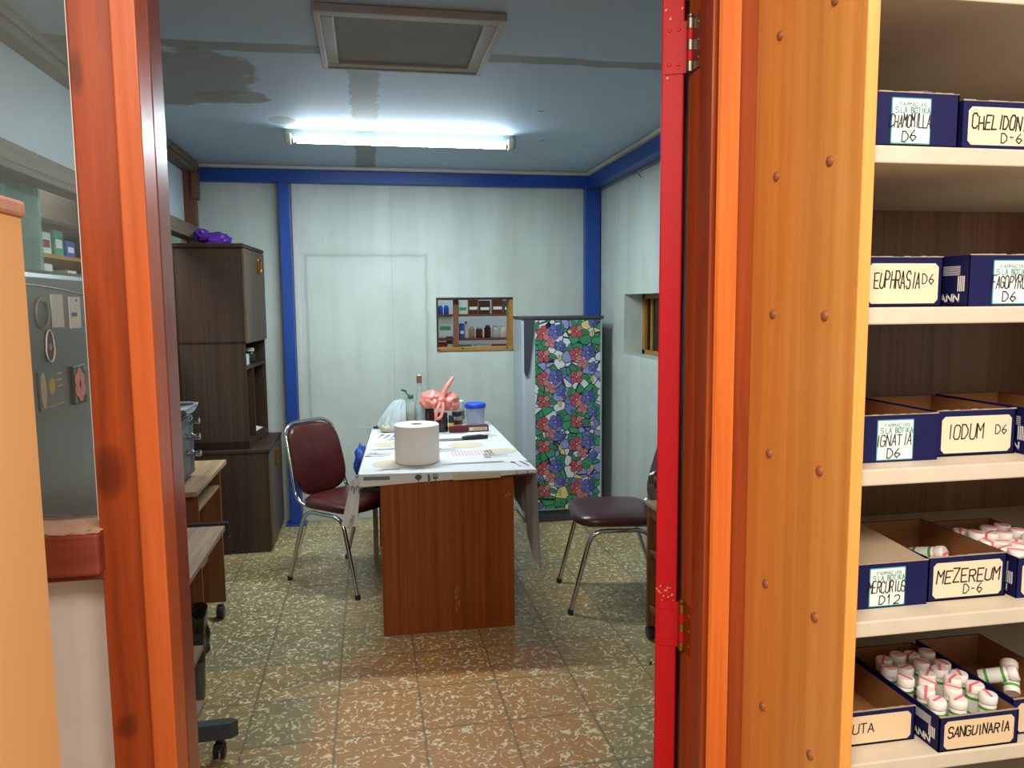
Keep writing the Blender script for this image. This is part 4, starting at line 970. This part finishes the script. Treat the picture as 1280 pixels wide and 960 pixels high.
# ================================================================== FLORAL FRIDGE
ff = thing('floral_fridge', 'pale fridge with stained-glass flower foil on its door', 'fridge', (1.32, 5.38, 0))
build('cabinet', MB().box((1.035, 5.245, .03), (1.605, 5.57, 1.445), .012), 'fridge_white', ff)
build('door', MB().box((1.035, 5.20, .085), (1.605, 5.240, 1.440), .012, seg=3), 'fridge_white', ff)
build('top_cap', MB().box((1.030, 5.19, 1.442), (1.612, 5.56, 1.462), .004), 'dark_grey', ff)
build('plinth', MB().box((1.05, 5.215, .0), (1.60, 5.55, .080), .004), 'dark_grey', ff)
build('handle', MB().prism([(1.040, 5.1995, 1.442), (1.112, 5.1995, 1.442), (1.108, 5.1995, 1.36), (1.078, 5.1995, 1.11), (1.068, 5.1995, 1.06), (1.050, 5.1995, 1.05), (1.040, 5.1995, 1.08)], (0, -.014, 0)), 'dark_grey', ff)
g = MB(); g.mi = 10; g.box((1.118, 5.1985, .10), (1.588, 5.1995, 1.436)); yb = 5.1984
def disc(cx, cz, r, mi, lay, n=12, rx=1, rot=0):
    g.mi = mi; pts = []
    for i in range(n):
        a = 2*PI*i/n; x, z = r*rx*math.cos(a), r*math.sin(a); pts.append((min(max(cx+x*math.cos(rot)-z*math.sin(rot), 1.119), 1.587), yb-.00012*lay, min(max(cz+x*math.sin(rot)+z*math.cos(rot), .101), 1.435)))
    g.poly(pts)
def flower(cx, cz, r, mi, n=5, a0=.3):
    if not (1.105 < cx < 1.60 and .09 < cz < 1.445): return
    for i in range(n):
        a = a0+2*PI*i/n; px, pz = cx+r*.62*math.cos(a), cz+r*.62*math.sin(a); disc(px, pz, r*.50, 0, 1+i*.4); disc(px, pz, r*.43, mi if i % 4 else mi+4, 1.2+i*.4)
    disc(cx, cz, r*.2, 0, 4.5); disc(cx, cz, r*.13, 3, 5)
def leaf(cx, cz, r, rot, mi=4):
    if not (1.12 < cx < 1.58 and .11 < cz < 1.42): return
    disc(cx, cz, r, 0, .3, 12, .5, rot); disc(cx, cz, r*.88, mi, .5, 12, .45, rot); g.mi = 0
    c, s = math.cos(rot), math.sin(rot); a = Vector((cx+s*r*.8, yb-.0001*2, cz-c*r*.8)); b_ = Vector((cx-s*r*.8, yb-.0001*2, cz+c*r*.8)); stroke(g, a, b_, .003, Vector((0, -1, 0)))
per = .318
for k in range(-1, 6):
    z0 = 1.345-k*per
    for dx, dz in ((0, 0), (.235, -.150+.0)):
        x = 1.180+dx
        for xx in (x, x-.47, x+.47):
            zz = z0+dz
            flower(xx, zz, .050, 1); flower(xx+.085, zz+.012, .050, 2, 5, .9); flower(xx+.045, zz-.062, .040, 5, 4, .5); flower(xx+.12, zz-.09, .036, 2, 5, .2)
            flower(xx, zz-.158, .048, 1, 4, .8)
            leaf(xx-.02, zz-.10, .036, .5); leaf(xx+.02, zz-.10, .034, -.5); leaf(xx+.06, zz-.16, .040, 1.2); leaf(xx+.13, zz-.03+.08, .03, .3); leaf(xx+.115, zz-.175, .026, .1, 3); leaf(xx-.05, zz+.05, .034, -.4)
M['petal_red'] = plain('red_petal', 'b04c58', .35, 0); M['petal_blue'] = plain('blue_petal', '5c68b0', .35, 0); M['petal_yellow'] = plain('yellow_petal', 'd8cc80', .35, 0)
M['leaf_green'] = plain('leaf_green', '3c8c60', .35, 0); M['petal_pink'] = plain('pink_petal', 'c4747c', .35, 0); M['petal_blue2'] = plain('blue_petal_dark', '48549c', .35, 0); M['outline'] = plain('black_outline', '14161c', .35, 0)
build('flower_foil', g, ['outline', 'petal_red', 'petal_blue', 'petal_yellow', 'leaf_green', 'petal_pink', 'petal_blue2', 'petal_yellow', 'leaf_green', 'petal_pink', 'sticker'], ff)

# ================================================================== RIGHT ROLLING CART
rc = thing('rolling_cart', 'dark wooden rolling cart half hidden by the red door', 'cart', (1.4, 3.0, 0))
build('top', MB().box((1.215, 2.80, .632), (1.62, 3.275, .650), .003), 'cart_top', rc)
build('top_rail', MB().box((1.222, 2.81, .585), (1.235, 3.26, .632)), 'cart', rc)
for x, y in ((1.24, 3.250), (1.24, 2.83), (1.595, 3.25), (1.595, 2.83)):
    l = build('leg', MB().box((x-.020, y-.012, .065), (x+.020, y+.012, .632), .002), 'cart', rc); build('castor', castor(MB(), x, y), 'black', l)
for z in (.42, .155): build('shelf', MB().box((1.225, 2.82, z-.012), (1.61, 3.262, z+.012), .002), 'cart', rc)

# ================================================================== NEIGHBOURING SHOP BEHIND THE HATCH
struct('wall_neighbour', MB().box((-.6, 6.75, .4), (2.2, 6.8, 2.5)).box((-.6, BW+.1, 2.5), (2.2, 6.8, 2.55)), 'light_blue')
hs = thing('hatch_shelves', 'dark wooden shelves seen through the back hatch', 'shelves', (.9, 6.35, .7))
g = MB()
for z in (1.07, 1.275, 1.47, 1.68): build('board', MB().box((.30, 6.22, z-.018), (1.5, 6.42, z)), 'stud', hs)
for x in (.30, .685, 1.48): build('upright', MB().box((x, 6.22, .70), (x+.02, 6.42, 1.9)), 'stud', hs)
def item(name, lab, cat, x, z, w_, h_, mt, cap=None, box=True, y=6.27):
    o = thing(name, lab, cat, (x, y, z))
    if box: build('carton', MB().box((x-w_/2, y-.03, z), (x+w_/2, y+.03, z+h_), .002), mt, o)
    else: build('body', MB().lathe((x, y, z), [(w_*.46, 0), (w_*.5, .004), (w_*.5, h_*.8), (w_*.3, h_*.9)], 14), mt, o)
    if cap: build('cap', MB().lathe((x, y, z+h_*(1 if box else .9)), [(w_*.34, 0), (w_*.34, h_*.14)], 12), cap, o)
    if box: build('print_band', MB().box((x-w_*.4, y-.0306, z+h_*.3), (x+w_*.4, y-.03, z+h_*.5)), 'white_print' if mt != 'pale_item' else 'green_item', o)
item('blue_bottle', 'dark blue bottle at the upper left inside the back hatch', 'bottle', .565, 1.47, .04, .07, 'blue_item', 'blue_item', False)
item('blue_bottle', 'second dark blue bottle inside the hatch, right of the first', 'bottle', .612, 1.47, .04, .07, 'blue_item', 'blue_item', False)
item('pale_carton', 'pale green and white carton at left behind the hatch', 'box', .60, 1.295, .11, .16, 'pale_item')
item('red_carton', 'red carton low at the left of the back hatch', 'box', .575, 1.155, .085, .09, 'red_item')
item('dark_carton', 'dark grey carton beside the red carton in the hatch', 'box', .635, 1.17, .05, .12, 'dark_grey')
item('blue_carton', 'blue and white carton right of the hatch mullion', 'box', .735, 1.275, .035, .12, 'blue_item')
item('white_bottle', 'slim white bottle beside the blue carton in the hatch', 'bottle', .772, 1.275, .028, .13, 'bottle_white', 'blue_item', False)
item('clear_bottle', 'pale grey bottle in the middle of the hatch shelf', 'bottle', .818, 1.275, .046, .09, 'card_flap', 'pale_item', False)
item('amber_bottle', 'squat brown bottle in the hatch middle shelf', 'bottle', .880, 1.275, .055, .085, 'amber_item', 'label', False)
item('red_label_bottle', 'dark bottle with blue cap in the back hatch', 'bottle', .950, 1.275, .055, .10, 'maroon', 'blue_item', False)
item('white_jar', 'white jar left of two others on the hatch shelf', 'jar', 1.015, 1.275, .055, .095, 'pale_item', 'pale_item', False)
item('white_jar', 'white jar between two others on the hatch shelf', 'jar', 1.078, 1.275, .058, .095, 'bottle_white', 'bottle_white', False)
item('white_jar', 'white jar at the far right of the hatch shelf', 'jar', 1.140, 1.275, .052, .105, 'pale_item', 'blue_item', False)
for i, (x, wd, mt, lab) in enumerate(((.745, .07, 'pale_item', 'pale box high in the hatch beside the mullion'), (.83, .08, 'amber_item', 'brown box high in the middle of the hatch'), (.925, .09, 'cab_dark', 'dark box high in the hatch, right of the brown one'), (1.03, .09, 'amber_item', 'brown box high at the right of the hatch'), (1.12, .07, 'dark_grey', 'grey box high at the right end of the hatch'))):
    item('shelf_carton', lab, 'box', x, 1.47, wd, .11 + .01*(i % 2), mt)
for i, (x, wd, mt, lab) in enumerate(((.76, .10, 'green_item', 'green pack low in the hatch beside the mullion'), (.90, .12, 'pale_item', 'pale pack low in the middle of the hatch'), (1.05, .13, 'red_item', 'red pack low at the right of the hatch'))):
    item('shelf_pack', lab, 'box', x, 1.07, wd, .15, mt)

# ================================================================== SHOP BEHIND THE LEFT WALL
struct('wall_side_shop', MB().box((-2.05, .9, .4), (-2.0, 6.0, 2.9)).box((-2.05, 6.0, .4), (LW-.05, 6.05, 2.9)), 'teal_wall')
ss = thing('side_shop_shelves', 'wooden shelves with goods beyond the left wall glazing', 'shelves', (-1.6, 4.0, .9))
for z in (1.50, 1.635, 1.80, 1.96): build('board', MB().box((-1.75, 3.05, z-.018), (-1.45, 5.2, z)), 'hatch_wood' if z < 1.9 else 'cab_dark', ss)
for y in (3.05, 5.18): build('upright', MB().box((-1.75, y, .9), (-1.45, y+.02, 2.3)), 'cab_dark', ss)
build('backing', MB().box((-1.77, 3.05, .9), (-1.75, 5.2, 2.3)), 'rail_wood', ss)
def sitem(name, lab, y, z, d, h_, mt, pr_m):
    o = thing(name, lab, 'box', (-1.5, y, z)); build('carton', MB().box((-1.56, y-d/2, z), (-1.47, y+d/2, z+h_), .002), mt, o); build('print_band', MB().box((-1.47, y-d*.35, z+h_*.3), (-1.4694, y+d*.35, z+h_*.65)), pr_m, o)
mts = [('green_item', 'white_print', 'green'), ('pale_item', 'blue_item', 'white and blue'), ('blue_item', 'white_print', 'blue'), ('pale_item', 'red_item', 'white and red'), ('pale_item', 'purple', 'white and purple')]
for r_, z in ((0, 1.80), (1, 1.635), (2, 1.50)):
    for i in range(7):
        a = mts[(i*2+r_) % 5]
        sitem('shop_carton', '%s carton on the %s shelf beyond the left glazing, %s' % (a[2], ('upper', 'middle', 'lower')[r_], ('nearest', 'second nearest', 'third along', 'in the middle', 'fifth along', 'sixth along', 'farthest')[i]), 3.35+i*.15, z, .11, .08+.02*((i+r_) % 3), a[0], a[1])
sitem('poster_carton', 'white and gold picture box on the top shelf beyond the left glazing', 3.78, 1.96, .26, .15, 'pale_item', 'yellow')

# small litter on the floor
tag(build('straw', MB().tube([(.205, 3.235, .003), (.235, 3.25, .004), (.262, 3.26, .003)], .003, 6), 'yellow'), 'small yellow straw piece on the floor before the table', 'litter')
tag(build('litter_scrap', MB().prism([(1.14, 3.00, .0), (1.155, 3.01, .0), (1.160, 3.03, .0), (1.148, 3.022, .0)], (0, 0, .004)), 'black'), 'small black scrap on the floor near the red door', 'litter')
